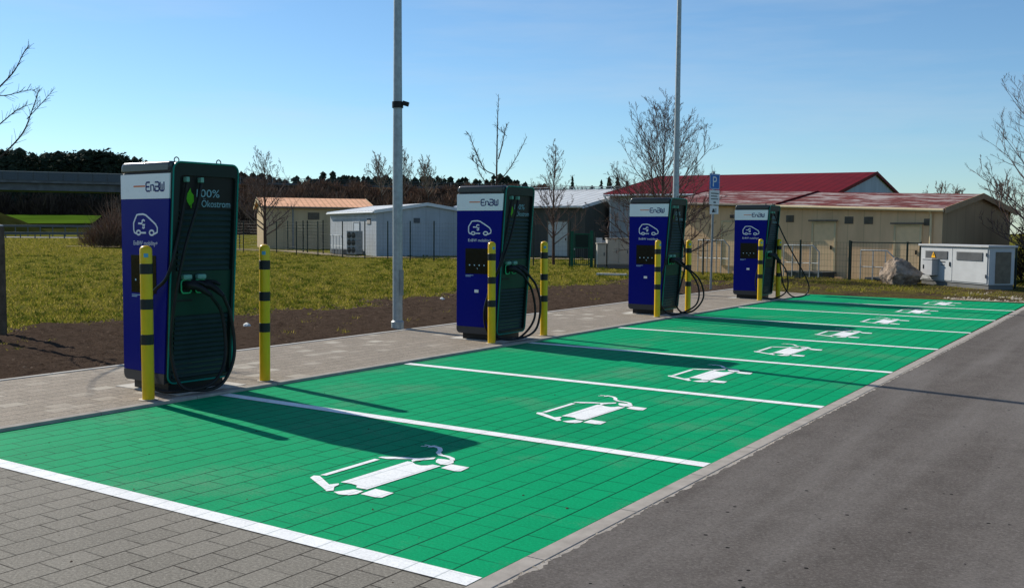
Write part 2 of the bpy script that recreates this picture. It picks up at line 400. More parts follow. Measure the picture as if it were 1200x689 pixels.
def catmull(pts, n=7):
    P = [Vector(p) for p in pts]; P = [P[0] * 2 - P[1]] + P + [P[-1] * 2 - P[-2]]; out = []
    for i in range(1, len(P) - 2):
        a, b, c, d = P[i - 1:i + 3]
        for k in range(n):
            t = k / n
            out.append(.5 * ((2 * b) + (c - a) * t + (2 * a - 5 * b + 4 * c - d) * t * t + (3 * b - a - 3 * c + d) * t ** 3))
    out.append(P[-2]); return out
# ------------------------------------------------------------------ camera, sky, sun
yaw, pitch, roll = -0.584947, -0.0651485, 0.0077328
fw = Vector((math.sin(yaw) * math.cos(pitch), math.cos(yaw) * math.cos(pitch), math.sin(pitch)))
r0 = Vector((math.cos(yaw), -math.sin(yaw), 0)); u0 = r0.cross(fw)
rr_ = r0 * math.cos(roll) + u0 * math.sin(roll); uu_ = -r0 * math.sin(roll) + u0 * math.cos(roll)
cd = bpy.data.cameras.new('camera'); cam = bpy.data.objects.new('camera', cd); col.objects.link(cam)
mx = Matrix((rr_, uu_, -fw)).transposed().to_4x4(); mx.translation = (0, 0, 1.6); cam.matrix_world = mx
cd.sensor_width = 36; cd.lens = 1155.93 / 1200 * 36; cd.clip_start = .05; cd.clip_end = 6000
scn.camera = cam
SUN_EL = R(32.6); SUN_AZ = math.atan2(-.9835, .181)     # azimuth measured from +Y towards +X
sv = Vector((math.sin(SUN_AZ) * math.cos(SUN_EL), math.cos(SUN_AZ) * math.cos(SUN_EL), math.sin(SUN_EL)))
sd = bpy.data.lights.new('sun', 'SUN'); sd.energy = 5.0; sd.angle = R(.53); sd.color = (1, .93, .81)
so = bpy.data.objects.new('sun', sd); col.objects.link(so)
so.rotation_euler = sv.to_track_quat('Z', 'Y').to_euler(); so.location = (0, 0, 30)
w = bpy.data.worlds.new('World'); scn.world = w; w.use_nodes = True
nt = w.node_tree; bg = nt.nodes['Background']
sky = nt.nodes.new('ShaderNodeTexSky'); sky.sky_type = 'NISHITA'; sky.sun_disc = False
sky.sun_elevation = SUN_EL; sky.sun_rotation = SUN_AZ % (2 * math.pi)
sky.air_density = 1.0; sky.dust_density = .15; sky.ozone_density = 3.2; sky.altitude = 300
tc = nt.nodes.new('ShaderNodeTexCoord')
mp = nt.nodes.new('ShaderNodeMapping'); mp.inputs['Scale'].default_value = (1.1, 1.1, 9); mp.inputs['Rotation'].default_value = (R(3), R(-4), R(20))
nz = nt.nodes.new('ShaderNodeTexNoise'); nz.inputs['Scale'].default_value = 2.1; nz.inputs['Detail'].default_value = 7; nz.inputs['Roughness'].default_value = .58
nt.links.new(tc.outputs['Generated'], mp.inputs['Vector']); nt.links.new(mp.outputs['Vector'], nz.inputs['Vector'])
rp = nt.nodes.new('ShaderNodeValToRGB'); rp.color_ramp.elements[0].position = .47; rp.color_ramp.elements[0].color = (0, 0, 0, 1)
rp.color_ramp.elements[1].position = .8; rp.color_ramp.elements[1].color = (.30, .30, .30, 1)
nt.links.new(nz.outputs['Fac'], rp.inputs['Fac'])
mxn = nt.nodes.new('ShaderNodeMix'); mxn.data_type = 'RGBA'; nt.links.new(rp.outputs['Color'], mxn.inputs['Factor'])
tint = nt.nodes.new('ShaderNodeMix'); tint.data_type = 'RGBA'; tint.blend_type = 'MULTIPLY'; tint.inputs['Factor'].default_value = 1
nt.links.new(sky.outputs['Color'], tint.inputs['A']); tint.inputs['B'].default_value = (.82, 1.02, 1.13, 1)
nt.links.new(tint.outputs['Result'], mxn.inputs['A']); mxn.inputs['B'].default_value = (6.3, 6.9, 7.4, 1)
nt.links.new(mxn.outputs['Result'], bg.inputs['Color']); bg.inputs['Strength'].default_value = .092
vs = scn.view_settings; vs.view_transform = 'Standard'; vs.look = 'None'; vs.exposure = .22; vs.gamma = 1; vs.use_curve_mapping = False

# ------------------------------------------------------------------ the ground and its paving
def sheet(name, poly, z, m, kind='structure', label=None):
    b = MB(); b.add([(x, y, z) for x, y in poly], [tuple(range(len(poly)))]); o = b.build(name, m); tag(o, label, kind=kind); return o
YE = 25.32
S = .984                      # everything on the raised strip
b = MB(); ring = [0, 60, 200, 600, 3000]
vs_, fs_ = [(0, 30, -.05)], []
for k, rad in enumerate(ring[1:]):
    for j in range(48): vs_.append((rad * math.cos(j * math.pi / 24), 30 + rad * math.sin(j * math.pi / 24), -.05))
for j in range(48): fs_.append((0, 1 + j, 1 + (j + 1) % 48))
for k in range(3):
    for j in range(48):
        a = 1 + k * 48; fs_.append((a + j, a + 48 + j, a + 48 + (j + 1) % 48, a + (j + 1) % 48))
b.add(vs_, fs_); tag(b.build('ground', 'grass_ground'), kind='structure')
sheet('paved_area', [(-7.6, -7), (-2.552, -7), (-2.552, 3.56), (-7.6, 3.56)], 0, 'paver')
sheet('green_bays', [(-7.6, 3.56), (-2.552, 3.56), (-2.60, YE - .04), (-7.6, YE)], 0.0, 'green')
# kerb band between bays and asphalt, laid in one metre stones
b = MB(); y = -7.0
while y < 25.5:
    b.box(X_KERB + .004, X_KERB + .107, y + .002, y + .997, -.12, .006, .004); y += 1.0
tag(b.build('kerb', 'concrete'), kind='structure')
b = MB()
edge = []; y = -7.0
while y < 40:
    edge.append((-2.418 + random.uniform(-.012, .010) + .011 * math.sin(y * 23) * math.sin(y * 5.3) + .006 * math.sin(y * 2.1), y)); y += random.uniform(.014, .05)
poly = edge + [(-1.2, 46), (60, 60), (60, -30), (-2.43, -30)]
b.add([(x, y, .006) for x, y in poly], [tuple(range(len(poly)))[::-1]]); tag(b.build('road', 'asphalt'), kind='structure')
sheet('kerb_bedding', [(-2.46, -7), (-2.36, -7), (-2.36, 26), (-2.46, 26)], .002, 'concrete')
# raised paved strip under the chargers
b = MB(); b.prism([(-9.82, -7), (-7.59, -7), (-7.59, 25.12), (-9.82, 26.25)], -.1, .025); tag(b.build('paved_strip', 'paver_strip'), kind='structure')
b = MB(); y = -7.0
while y < 24.9:
    b.box(-7.588, -7.492, y + .002, y + .998, -.1, .027, .006); y += 1.0
tag(b.build('strip_kerb', 'concrete'), kind='structure')
b = MB(); y = -7.0
while y < 26:
    b.box(-9.885, -9.822, y + .003, y + .997, -.1, .034, .006); y += 1.0
tag(b.build('strip_edging', 'concrete_white'), kind='structure')
# painted lines
LY = [3.635 + 2.726 * i for i in range(8)]
ln_lab = ['broad white line between the bare grey paving and the nearest green bay', 'white bay line in the long shadow of the nearest charger',
 'white bay line nearest beyond the first two symbols, clear of shadows', 'white bay line half covered by the shadow of the second charger',
 'white bay line midway between the second and third chargers', 'white bay line starting at the third charger',
 'white bay line second from the far verge, between third and fourth chargers', 'white bay line farthest from the camera, starting at the fourth charger']
for i, y in enumerate(LY):
    wd = .125
    m = MB(); m.add([(-7.6 if i == 0 else -7.47, y - wd, .004), (X_KERB - .004, y - wd, .004), (X_KERB - .004, y, .004), (-7.6 if i == 0 else -7.47, y, .004)], [(0, 1, 2, 3)])
    tag(m.build('bay_line', 'white'), ln_lab[i], 'road marking', 'white lines between the charging bays')
sym = {'a': [(-4.519, 4.492), (-4.54, 4.545), (-4.502, 4.562), (-4.299, 4.439), (-4.27, 4.494), (-4.246, 4.469), (-4.233, 4.415), (-4.179, 4.352), (-4.202, 4.315), (-4.263, 4.353)],
 'b': [(-4.514, 4.577), (-4.53, 5.126), (-4.485, 5.127), (-4.472, 4.592)],
 'c': [(-4.538, 5.17), (-4.532, 5.204), (-4.39, 5.289), (-4.311, 5.303), (-4.208, 5.403), (-4.188, 5.354), (-4.258, 5.252), (-4.261, 5.209), (-4.293, 5.237), (-4.305, 5.271), (-4.459, 5.172)],
 'd': [(-4.28, 4.521), (-4.296, 5.199), (-4.255, 5.203), (-4.2, 5.165), (-4.143, 5.157), (-4.11, 5.185), (-4.098, 5.224), (-4.026, 5.225), (-4.028, 4.486), (-4.111, 4.481), (-4.142, 4.521), (-4.201, 4.534)],
 'e': [(-4.15, 5.329), (-4.172, 5.381), (-4.132, 5.394), (-4.05, 5.4), (-4.012, 5.35), (-4.011, 5.276), (-4.051, 5.257), (-4.119, 5.289)],
 'f': [(-3.992, 5.181), (-4.003, 5.306), (-3.846, 5.304), (-3.83, 5.186), (-3.861, 5.164)],
 'g': [(-4.156, 4.328), (-4.125, 4.39), (-4.094, 4.443), (-4.019, 4.444), (-4.007, 4.373), (-4.031, 4.325), (-4.093, 4.305)],
 'h': [(-3.989, 4.386), (-3.996, 4.529), (-3.841, 4.518), (-3.832, 4.4), (-3.867, 4.382)]}
lead = [(-4.06, 5.40), (-4.10, 5.448), (-4.16, 5.474), (-4.226, 5.48), (-4.285, 5.53), (-4.32, 5.60), (-4.37, 5.655), (-4.43, 5.675)]
def ribbon(pts, wd):
    P = [Vector((*p, 0)) for p in pts]; L, Rr = [], []
    for i in range(len(P)):
        t = (P[min(i + 1, len(P) - 1)] - P[max(i - 1, 0)]).normalized(); n = Vector((-t.y, t.x, 0)) * wd / 2
        L.append(P[i] + n); Rr.append(P[i] - n)
    vs = L + Rr; n = len(P); return [(v.x, v.y, 0) for v in vs], [(i, n + i, n + i + 1, i + 1) for i in range(n - 1)]
sy_lab = ['white electric car symbol in the nearest bay, its plug lead reaching into the charger shadow', 'white electric car symbol in the second bay from the grey paving, fully sunlit',
 'white electric car symbol touching the tip of the second charger shadow', 'white electric car symbol in the fourth bay from the grey paving',
 'white electric car symbol in the fifth bay, beyond the thin lamp post shadow', 'white electric car symbol in the third bay from the far verge',
 'white electric car symbol in the second last bay before the boulder', 'white electric car symbol in the last bay, right in front of the verge and boulder']
for i in range(8):
    m = MB(); ox, oy = -4.2, 4.9
    for poly in sym.values():
        a = sum(poly[k][0] * poly[(k + 1) % len(poly)][1] - poly[(k + 1) % len(poly)][0] * poly[k][1] for k in range(len(poly)))
        pp = poly if a > 0 else poly[::-1]
        m.add([(x - ox, y - oy, 0) for x, y in pp], [tuple(range(len(pp)))])
    vv, ff = ribbon([(x - ox, y - oy) for x, y in lead], .036); m.add(vv, [f[::-1] for f in ff] if False else ff)
    for q in ([(-4.43, 5.645), (-4.46, 5.625), (-4.475, 5.66), (-4.455, 5.70), (-4.43, 5.70)], [(-4.477, 5.632), (-4.52, 5.618), (-4.522, 5.634), (-4.479, 5.648)], [(-4.477, 5.668), (-4.525, 5.668), (-4.525, 5.684), (-4.475, 5.684)]):
        a = sum(q[k][0] * q[(k + 1) % len(q)][1] - q[(k + 1) % len(q)][0] * q[k][1] for k in range(len(q)))
        qq = q if a > 0 else q[::-1]; m.add([(x - ox, y - oy, 0) for x, y in qq], [tuple(range(len(qq)))])
    o = m.build('electric_car_symbol', 'white'); o.location = (ox, oy + 2.726 * i, .004)
    tag(o, sy_lab[i], 'road marking', 'electric car symbols painted in the bays')
# soil beds: a fine grid with clods, dying out under the grass with a ragged edge
def nz2(x, y, s, seed=0):
    return (np.sin(x * s * 1.3 + seed) * np.cos(y * s * 1.1 + 1.7 * seed) + .6 * np.sin(x * s * 2.7 + y * s * 1.9 + seed * 3) + .35 * np.sin(x * s * 5.1 - y * s * 4.3 + seed)) / 1.95
def soil_edge(y): return -14.7 + .55 * np.sin(y * .55) + .4 * np.sin(y * 1.7 + 1) + .22 * np.sin(y * 4.1)
def grid(name, xs, ys, hf, m, kind='structure'):
    X, Y = np.meshgrid(xs, ys); Z = hf(X, Y); V = np.stack([X, Y, Z], -1).reshape(-1, 3); nx, ny = len(xs), len(ys)
    i = np.arange((ny - 1) * (nx - 1)); a = (i // (nx - 1)) * nx + i % (nx - 1)
    o = npmesh(name, V, np.stack([a, a + 1, a + nx + 1, a + nx], -1), m); tag(o, kind=kind)
    o.data.polygons.foreach_set('use_smooth', [True] * len(o.data.polygons)); return o
rng = np.random.default_rng(3)
def soil_h(X, Y):
    d = np.minimum(X - soil_edge(Y) + .35 * nz2(X, Y, 3.1, 2), 1.2) / 1.2
    e = np.clip((-9.9 - X) / .25, 0, 1)
    return -.09 + np.clip(d * 1.6, 0, 1) * .09 + (nz2(X, Y, 4, 1) * .014 + nz2(X, Y, 13, 5) * .011 + rng.normal(0, .010, X.shape)) * (.25 + .75 * e) + .02 * e
grid('soil_bed', np.arange(-16.6, -9.88, .075), np.arange(-4, 30, .075), soil_h, 'soil')
def verge_h(X, Y):
    d = np.clip((Y - 25.36 - np.clip((-7.6 - X) * .48, 0, 1.2)) / .8, 0, 1)
    return -.035 + d * .06 + (nz2(X, Y, 2.2, 4) * .03 + nz2(X, Y, 9, 2) * .012 + rng.normal(0, .006, X.shape)) * d - .1 * np.clip((Y - 33) / 3, 0, 1)
grid('verge', np.arange(-10.5, -2.2, .09), np.arange(25.36, 34.5, .09), verge_h, 'verge')
def clods(name, spots, smin, smax, m):
    V, F = [], []
    for (x, y, z) in spots:
        s = smin + (smax - smin) * random.random() ** 2.2; o = len(V); ca = random.random() * 6.3
        for q in ((1, 0, 0), (-.6, .8, 0), (-.5, -.9, 0.05), (.1, .1, .75)):
            qx, qy = q[0] * math.cos(ca) - q[1] * math.sin(ca), q[0] * math.sin(ca) + q[1] * math.cos(ca)
            V.append((x + qx * s * random.uniform(.6, 1.2), y + qy * s * random.uniform(.6, 1.2), z + q[2] * s * random.uniform(.5, 1.1) - .004))
        F += [(o, o + 1, o + 3), (o + 1, o + 2, o + 3), (o + 2, o, o + 3)]
    return npmesh(name, V, F, m)
sp = []
while len(sp) < 20000:
    y = -3 + 31 * random.random() ** 1.35; x = random.uniform(-15.2, -9.98)
    if x > float(soil_edge(y)) + random.uniform(-.5, .6): sp.append((x, y, .0))
tag(clods('soil_clods', sp, .010, .055, 'clod'), kind='stuff')
sp = [(random.uniform(-4.6, -1.3), random.uniform(25.7, 29.2), .01) for _ in range(2600)]
sheet('gravel_patch', [(-4.3, 25.5), (-1.2, 25.5), (-.9, 28.6), (-2.4, 29.6), (-3.9, 28.2)], .004, 'path')
tag(clods('gravel', [s for s in sp if s[0] > -4.5 + .3 * (s[1] - 25.7) * random.random()], .015, .05, 'gravel'), kind='stuff')
# crumbs of bedding and asphalt along the kerb, and loose grit lying about
sp = [(-2.445 + abs(random.gauss(0, .02)), random.uniform(2.5, 26), .005) for _ in range(3200)]
tag(clods('kerb_crumbs', sp, .003, .011, 'gravel'), kind='stuff')
sp = [(random.uniform(-7.3, -2.6), random.uniform(1.2, 25), .004) for _ in range(260)] + [(random.uniform(-2.3, 3.5), 2.5 + 20 * random.random() ** 1.5, .005) for _ in range(700)] + [(random.uniform(-9.7, -7.7), random.uniform(3, 24), .025) for _ in range(160)]
tag(clods('loose_grit', sp, .003, .013, 'clod'), kind='stuff')
# far paths and road
def strip(name, pts, wd, z, m):
    vv, ff = ribbon(pts, wd); b = MB(); b.add([(x, y, z) for x, y, _ in vv], ff); o = b.build(name, m); tag(o, kind='structure'); return o
strip('footpath', [(-75, 47.2), (-69, 48.9), (-63, 50.6), (-52, 49.6), (-45.5, 46.2), (-38.5, 42.3), (-33, 45.3)], 1.5, -.02, 'path')
strip('footpath', [(-33, 45.3), (-31, 47.4), (-27.6, 48.4), (-24, 49)], 1.3, -.018, 'path')
def far_pt(c, d):   # a place c metres to the right of the view axis and d metres along it
    return (.834 * c - .552 * d, .552 * c + .834 * d)
strip('road', [far_pt(-120, 142), far_pt(-40, 140)], 9, -.02, 'road')

# grass: short early-spring blades in tufts, thinner with distance
def in_soil(x, y): return (x > soil_edge(y) + np.random.normal(0, .45, x.shape) - .35 * nz2(x, y, 2.7, 6)) & (y < 27.5) & (x > -15.6)
def blades(N, rmin, rmax, amin, amax, filt, hmin=.015, hmax=.045, per=7, wk=1.):
    a = np.radians(np.random.uniform(amin, amax, N)); r = rmin * (rmax / rmin) ** np.random.uniform(0, 1, N)
    x, y = r * np.sin(a), r * np.cos(a); ok = filt(x, y); x, y, r = x[ok], y[ok], r[ok]
    n = len(x); X = np.repeat(x, per) + np.random.normal(0, .035, n * per) * np.repeat(1 + r / 30, per); Y = np.repeat(y, per) + np.random.normal(0, .035, n * per) * np.repeat(1 + r / 30, per)
    rr = np.repeat(r, per); th = np.random.uniform(0, 6.283, n * per)
    clump = np.repeat(np.random.uniform(.6, 1.25, n) * np.clip(1 + .5 * nz2(x, y, 1.3, 3), .5, 1.8), per)
    h = np.random.uniform(hmin, hmax, n * per) * clump; wd = (.0035 + .00035 * rr) * wk
    lean = np.random.uniform(.6, 2.2, n * per) * h; tx, ty = np.cos(th), np.sin(th); px, py = -ty, tx
    z0 = np.full_like(X, -.052)
    A = np.stack([X - px * wd, Y - py * wd, z0], -1); B = np.stack([X + px * wd, Y + py * wd, z0], -1); C = np.stack([X + tx * lean, Y + ty * lean, z0 + h + .01], -1)
    return np.stack([A, B, C], 1).reshape(-1, 3)
HOUSES = []
def lawn_ok(x, y):
    ok = (x < -10.2) | ((y > 26.3) & (x < -2.9))
    ok &= ~in_soil(x, y)
    ok &= ~((x > -10.6) & (y > 34.6)) & ~((x > -16.5) & (x < -5) & (y > 34.3 + (-6 - x) * .3))
    p = ~((x > -15.) & (y > 25) & (np.random.uniform(0, 1, x.shape) < .45))
    return ok & p
V = np.concatenate([blades(42000, 13, 75, -64, -6, lawn_ok), blades(9000, 13, 40, -62, -8, lawn_ok, .03, .08, 8)])
V = np.concatenate([V, blades(16000, 60, 150, -66, -34, lambda x, y: (x < -40) & (x > -135) & ~((y > 43.5) & (x > -75) & (y + .55 * x > 8)), .04, .11, 6)])
V[:, 2] += np.where((V[:, 1] > 25.5) & (V[:, 0] > -10.5), .05, 0)
tag(npmesh('grass', V, np.arange(len(V)).reshape(-1, 3), 'blade'), kind='stuff')
V = blades(2600, 14, 60, -62, -10, lawn_ok, .05, .11, 16); tag(npmesh('grass_tufts', V, np.arange(len(V)).reshape(-1, 3), 'blade_dark'), kind='stuff')
V = blades(1500, 14, 45, -62, -12, lambda x, y: (x > -15.2) & (x < -10.1) & (y < 27) & (nz2(x, y, 1.9, 9) > .15), .03, .07, 7); V[:, 2] += .05; tag(npmesh('sprouting_grass', V, np.arange(len(V)).reshape(-1, 3), 'blade'), kind='stuff')
# dry tufts along the verge before the cabinet
def verge_ok(x, y): return (x > -14.5) & (x < -3.1) & (y > 26.6) & (y < 33.6) & (nz2(x, y, 1.1, 7) > -.1)
V = blades(1500, 26, 36, -26, -5, verge_ok, .03, .11, 8, 1.1); V[:, 2] += .05
tag(npmesh('dry_grass', V, np.arange(len(V)).reshape(-1, 3), 'blade'), kind='stuff')
# ------------------------------------------------------------------ fast chargers
CD = .75                                   # depth of a charger along the row
def xo(z): return .69 + .0725 * z          # the cable side leans out towards the top
def xf(z): return .662 + .0725 * z         # right edge of the front panels
def rrect(y0, y1, z0, z1, r, n=5, lean=0.):
    pts = []
    for cy, cz, a0 in ((y1 - r, z1 - r, 0), (y0 + r, z1 - r, 90), (y0 + r, z0 + r, 180), (y1 - r, z0 + r, 270)):
        for k in range(n + 1):
            a = R(a0 + 90 * k / n); yy, zz = cy + r * math.cos(a), cz + r * math.sin(a)
            pts.append((yy + (lean * (zz / 2.1) if yy < .4 else 0), zz))
    return pts
def xz(b, poly, y0, y1):                   # outline in x,z pulled along y
    t = MB(); t.prism(poly, y0, y1); b.add([(x, z, y) for x, y, z in t.v], [f[::-1] for f in t.f]); return b
def arcpts(cx, cz, r, a0, a1, n=6): return [(cx + r * math.cos(R(a0 + (a1 - a0) * k / n)), cz + r * math.sin(R(a0 + (a1 - a0) * k / n))) for k in range(n + 1)]
def front_text(body, x, z, w, h, y, name, m, parent):
    V, F = text_mesh(body, h, w); b = MB(); b.add([(x + v[0], y, z + v[1]) for v in V], F); return b.build(name, m, parent)
def side_text(body, y, z, w, h, name, m, parent, off=-.026):
    V, F = text_mesh(body, h, w); b = MB(); b.add([(xo(z + v[1]) + off, y + v[0], z + v[1]) for v in V], F); return b.build(name, m, parent)
def strokes(paths, mapf, rad, nrm, closed=False):
    b = MB()
    for p in paths: b.tube([mapf(*q) for q in p], rad, 6, squash=Vector(nrm))
    return b
def circ(cx, cy, r, n=14): return [(cx + r * math.cos(2 * math.pi * k / n), cy + r * math.sin(2 * math.pi * k / n)) for k in range(n + 1)]

def make_charger():
    t = empty('charging_station', (0, 0, 0))
    b = MB(); b.box(.06, .63, .06, CD - .06, 0, .095); b.build('plinth', 'black', t)
    b = MB(); b.box(.004, .66, .002, CD, .09, 2.13, .02); b.build('body', 'capgrey', t)
    b = MB(); xz(b, [(0, .19), (xf(.19), .19), (xf(1.862), 1.862), (0, 1.862)], -.014, .004); b.build('front_panel', 'blue', t)
    b = MB(); xz(b, [(0, 1.864), (xf(1.864), 1.864), (xf(2.10), 2.10), (0, 2.10)], -.015, .004); hd = b.build('header_panel', 'header', t)
    b = MB(); xz(b, arcpts(.06, .15, .06, 180, 270) + [(xf(.09), .09), (xf(.188), .188), (0, .188)], -.016, .004); b.build('bottom_band', 'capgrey', t)
    b = MB(); xz(b, [(0, 2.102), (xf(2.1), 2.102), (xf(2.21), 2.215)] + arcpts(.06, 2.16, .058, 90, 180), -.018, CD - .01); tcp = b.build('top_cap', 'capgrey', t, True); bv = tcp.modifiers.new('bevel', 'BEVEL'); bv.width = .03; bv.segments = 4; bv.limit_method = 'ANGLE'; bv.angle_limit = R(50)
    # header lettering drawn as strokes, with the dash before it
    mp = lambda x, y: (.43 + (x - 275) * .00205, -.0165, 1.936 + (268 - y) * .00182)
    P = [[(305, 222), (281, 222), (275, 228), (275, 262), (281, 268), (305, 268)], [(275, 245), (301, 245)], [(313, 268), (313, 237), (331, 237), (337, 243), (337, 268)],
         [(347, 222), (371, 222), (377, 228), (377, 239), (371, 245), (347, 245)], [(371, 245), (378, 251), (378, 262), (372, 268), (347, 268)], [(347, 268), (347, 252)],
         [(387, 222), (387, 262), (393, 268), (411, 268), (417, 262), (417, 222)], [(402, 268), (402, 232)]]
    strokes(P, mp, .0088, (0, 1, 0)).build('lettering', 'print_navy', hd)
    b = MB(); b.box(.222, .412, -.0175, -.0152, 1.978, 1.991); b.build('dash', 'print_orange', hd)
    # car emblem and slogan
    mp = lambda x, y: (.205 + (x - 168) * .00218, -.0155, 1.503 + (605 - y) * .00138)
    out = [(190, 586), (176, 578), (171, 560), (171, 512), (184, 482), (196, 456), (210, 452), (245, 450), (266, 457), (300, 486), (338, 520), (351, 545), (350, 575), (328, 587)]
    E_ = [out, circ(208, 579, 15), circ(308, 579, 17), [(228, 580), (264, 580)], [(207, 514), (232, 516), (238, 505), (236, 497), (246, 490), (257, 497)], [(238, 525), (258, 524), (250, 534), (254, 543), (246, 548), (238, 541)]]
    strokes(E_, mp, .0098, (0, 1, 0)).build('car_emblem', 'print_white', t)
    front_text('EnBW mobility+', .205, 1.405, .40, .054, -.0156, 'slogan', 'print_white', t)
    b = MB(); b.box(.155, .575, -.017, -.010, .955, 1.322, .002); sc = b.build('screen', 'screen', t)
    for k in range(4): b = MB(); b.box(.225 + .085 * k, .243 + .085 * k, -.0185, -.0165, 1.072, 1.09); b.build('screen_icon', 'print_ice', sc)
    b = MB(); b.add([(.36, -.0178, 1.05), (.375, -.0178, 1.018), (.378, -.0178, 1.034)], [(0, 1, 2)]); b.build('screen_pointer', 'print_ice', sc)
    b = MB()
    for k in range(2): b.box(.16, .30 - .05 * k, -.0156, -.0138, .93 - .016 * k, .936 - .016 * k)
    b.build('small_print', 'print_ice', t)
    b = MB(); b.box(.322, .392, -.022, -.012, .686, .73, .004); b.build('lock_badge', 'print_white', t)
    # leaning frame of the cable side
    O = rrect(0, CD, .088, 2.213, .075); I = rrect(.032, CD - .035, .135, 2.085, .03, lean=.05); n = len(O)
    vs, fs = [], []
    for lay in ([(.6, y, z) for y, z in O], [(xo(z), y, z) for y, z in O], [(xo(z), y, z) for y, z in I], [(xo(z) - .055, y, z) for y, z in I]): vs += lay
    for L in range(3):
        for k in range(n): fs.append((L * n + k, L * n + (k + 1) % n, (L + 1) * n + (k + 1) % n, (L + 1) * n + k))
    b = MB(); b.add(vs, fs); b.build('side_frame', 'frame_green', t)
    b = MB(); b.tube([(xo(z) + .001, .5 * CD + (y - .5 * CD) * .985, 1.15 + (z - 1.15) * .995) for y, z in O + [O[0]]], .0085, 6); b.build('edge_trim', 'teal', t, True)
    def plate(z0, z1, off, name, m):
        b = MB(); y0, y1 = .02, CD - .02
        b.add([(xo(z0) + off, y0, z0), (xo(z0) + off, y1, z0), (xo(z1) + off, y1, z1), (xo(z1) + off, y0, z1)], [(0, 1, 2, 3)]); return b, name, m
    b, nme, m = plate(1.772, 2.10, -.03, 'display_panel', 'darkgreen'); dp = b.build(nme, 'black', t)
    b = MB(); leaf = [(0, .0), (-.025, .035), (-.045, .09), (-.012, .14), (.004, .17), (.014, .13), (.042, .10), (.046, .04), (.022, .012), (.024, -.02), (.012, -.022), (.010, .01)]
    b.add([(xo(1.80 + q) - .025, .21 + p, 1.80 + q) for p, q in leaf], [tuple(range(len(leaf)))]); b.build('leaf_mark', 'leafgreen', dp)
    side_text('100%', .285, 1.885, .265, .075, 'lettering', 'print_dim', dp); side_text('Ökostrom', .345, 1.79, .335, .082, 'lettering', 'print_dim', dp)
    def louvre(z0, z1, cnt):
        b, nme, m = plate(z0, z1, -.05, 'louvre_panel', 'darkgreen'); st = (z1 - z0) / cnt; e = .075
        for k in range(cnt):
            za = z0 + k * st + .1 * st; zb = z0 + k * st + .68 * st
            y0 = e + .035 * (za / 2.1); y1 = CD - .06
            b.add([(xo(za) - .018, y0, za), (xo(za) - .018, y1, za), (xo(zb) - .034, y1, zb), (xo(zb) - .034, y0, zb), (xo(za) - .05, y0, za), (xo(za) - .05, y1, za), (xo(zb) - .05, y0, zb), (xo(zb) - .05, y1, zb)],
                  [(0, 1, 2, 3), (0, 4, 5, 1), (3, 2, 7, 6), (0, 3, 6, 4), (1, 5, 7, 2)])
        b.build('louvre_panel', 'darkgreen', t)
    louvre(1.175, 1.77, 11); louvre(.135, .745, 13)
    b, nme, m = plate(.747, 1.173, -.03, 'socket_panel', 'midgreen'); sp_ = b.build(nme, m, t)
    b = MB(); z = .885; b.box(xo(z) - .034, xo(z) - .022, .10, .27, z - .006, z + .012); b.build('card_slot', 'black', sp_)
    for y in (.15, .31):
        b = MB(); z = 2.045; b.box(xo(z) - .03, xo(z) + .028, y - .017, y + .017, z - .022, z + .026, .006); b.build('cable_hook', 'mint', t)
    for y in (.185, .345):
        z = 1.06; b = MB(); b.box(xo(z) - .03, xo(z) - .008, y - .062, y + .062, z - .10, z + .03, .02)
        so_ = b.build('socket', 'black', t)
        b = MB(); b.tube([(xo(z) - .006, y + .055 * c, z - .035 + .062 * s_) for c, s_ in rrect(-1, 1, -1, 1, .45, 3) + [rrect(-1, 1, -1, 1, .45, 3)[0]]], .0075, 6); b.build('socket_ring', 'lime', so_)
        b = MB(); b.box(xo(z) - .03, xo(z) + .03, y - .05, y + .05, z + .032, z + .082, .018); b.build('socket_hood', 'mint', so_)
    for y in (.14, .62):
        b = MB(); b.tube([(.70, y + .026 * math.cos(a), 2.235 + .026 * math.sin(a)) for a in np.linspace(0, 2 * math.pi, 13)], .0055, 6); b.build('lifting_eye', 'black', t)
    return t
def add_cables(t, A, B):
    for pts, y in ((A, .185), (B, .345)):
        z = 1.03; c = MB(); c.tube(catmull(pts, 8), .0165, 8); cb = c.build('charging_cable', 'rubber', t, True)
        # plug: nose in the socket, bent grip and cable end
        p = MB(); end = Vector(pts[-1])
        p.tube(catmull([(xo(z) - .02, y, z + .005), (xo(z) + .05, y, z + .012), (xo(z) + .10, y + .05, z - .005), ((xo(z) + .10 + end.x) / 2, (y + .06 + end.y) / 2, (z + end.z) / 2), end], 5),
               [.044, .046, .047, .047, .046, .046, .046, .045, .042, .038, .036, .034, .033, .032, .031, .029, .028, .026, .024, .021, .019], 10)
        p.tube([(xo(z) + .055, y + .02, z + .045), (xo(z) + .11, y + .085, z + .035), (xo(z) + .13, y + .13, z + .005)], [.016, .02, .014], 8)
        p.build('plug', 'black', cb, True)
h1, h2 = (xo(2.03) + .01, .15, 2.02), (xo(2.03) + .01, .31, 2.02)
e1, e2 = (.93, .34, .94), (.95, .47, .93)
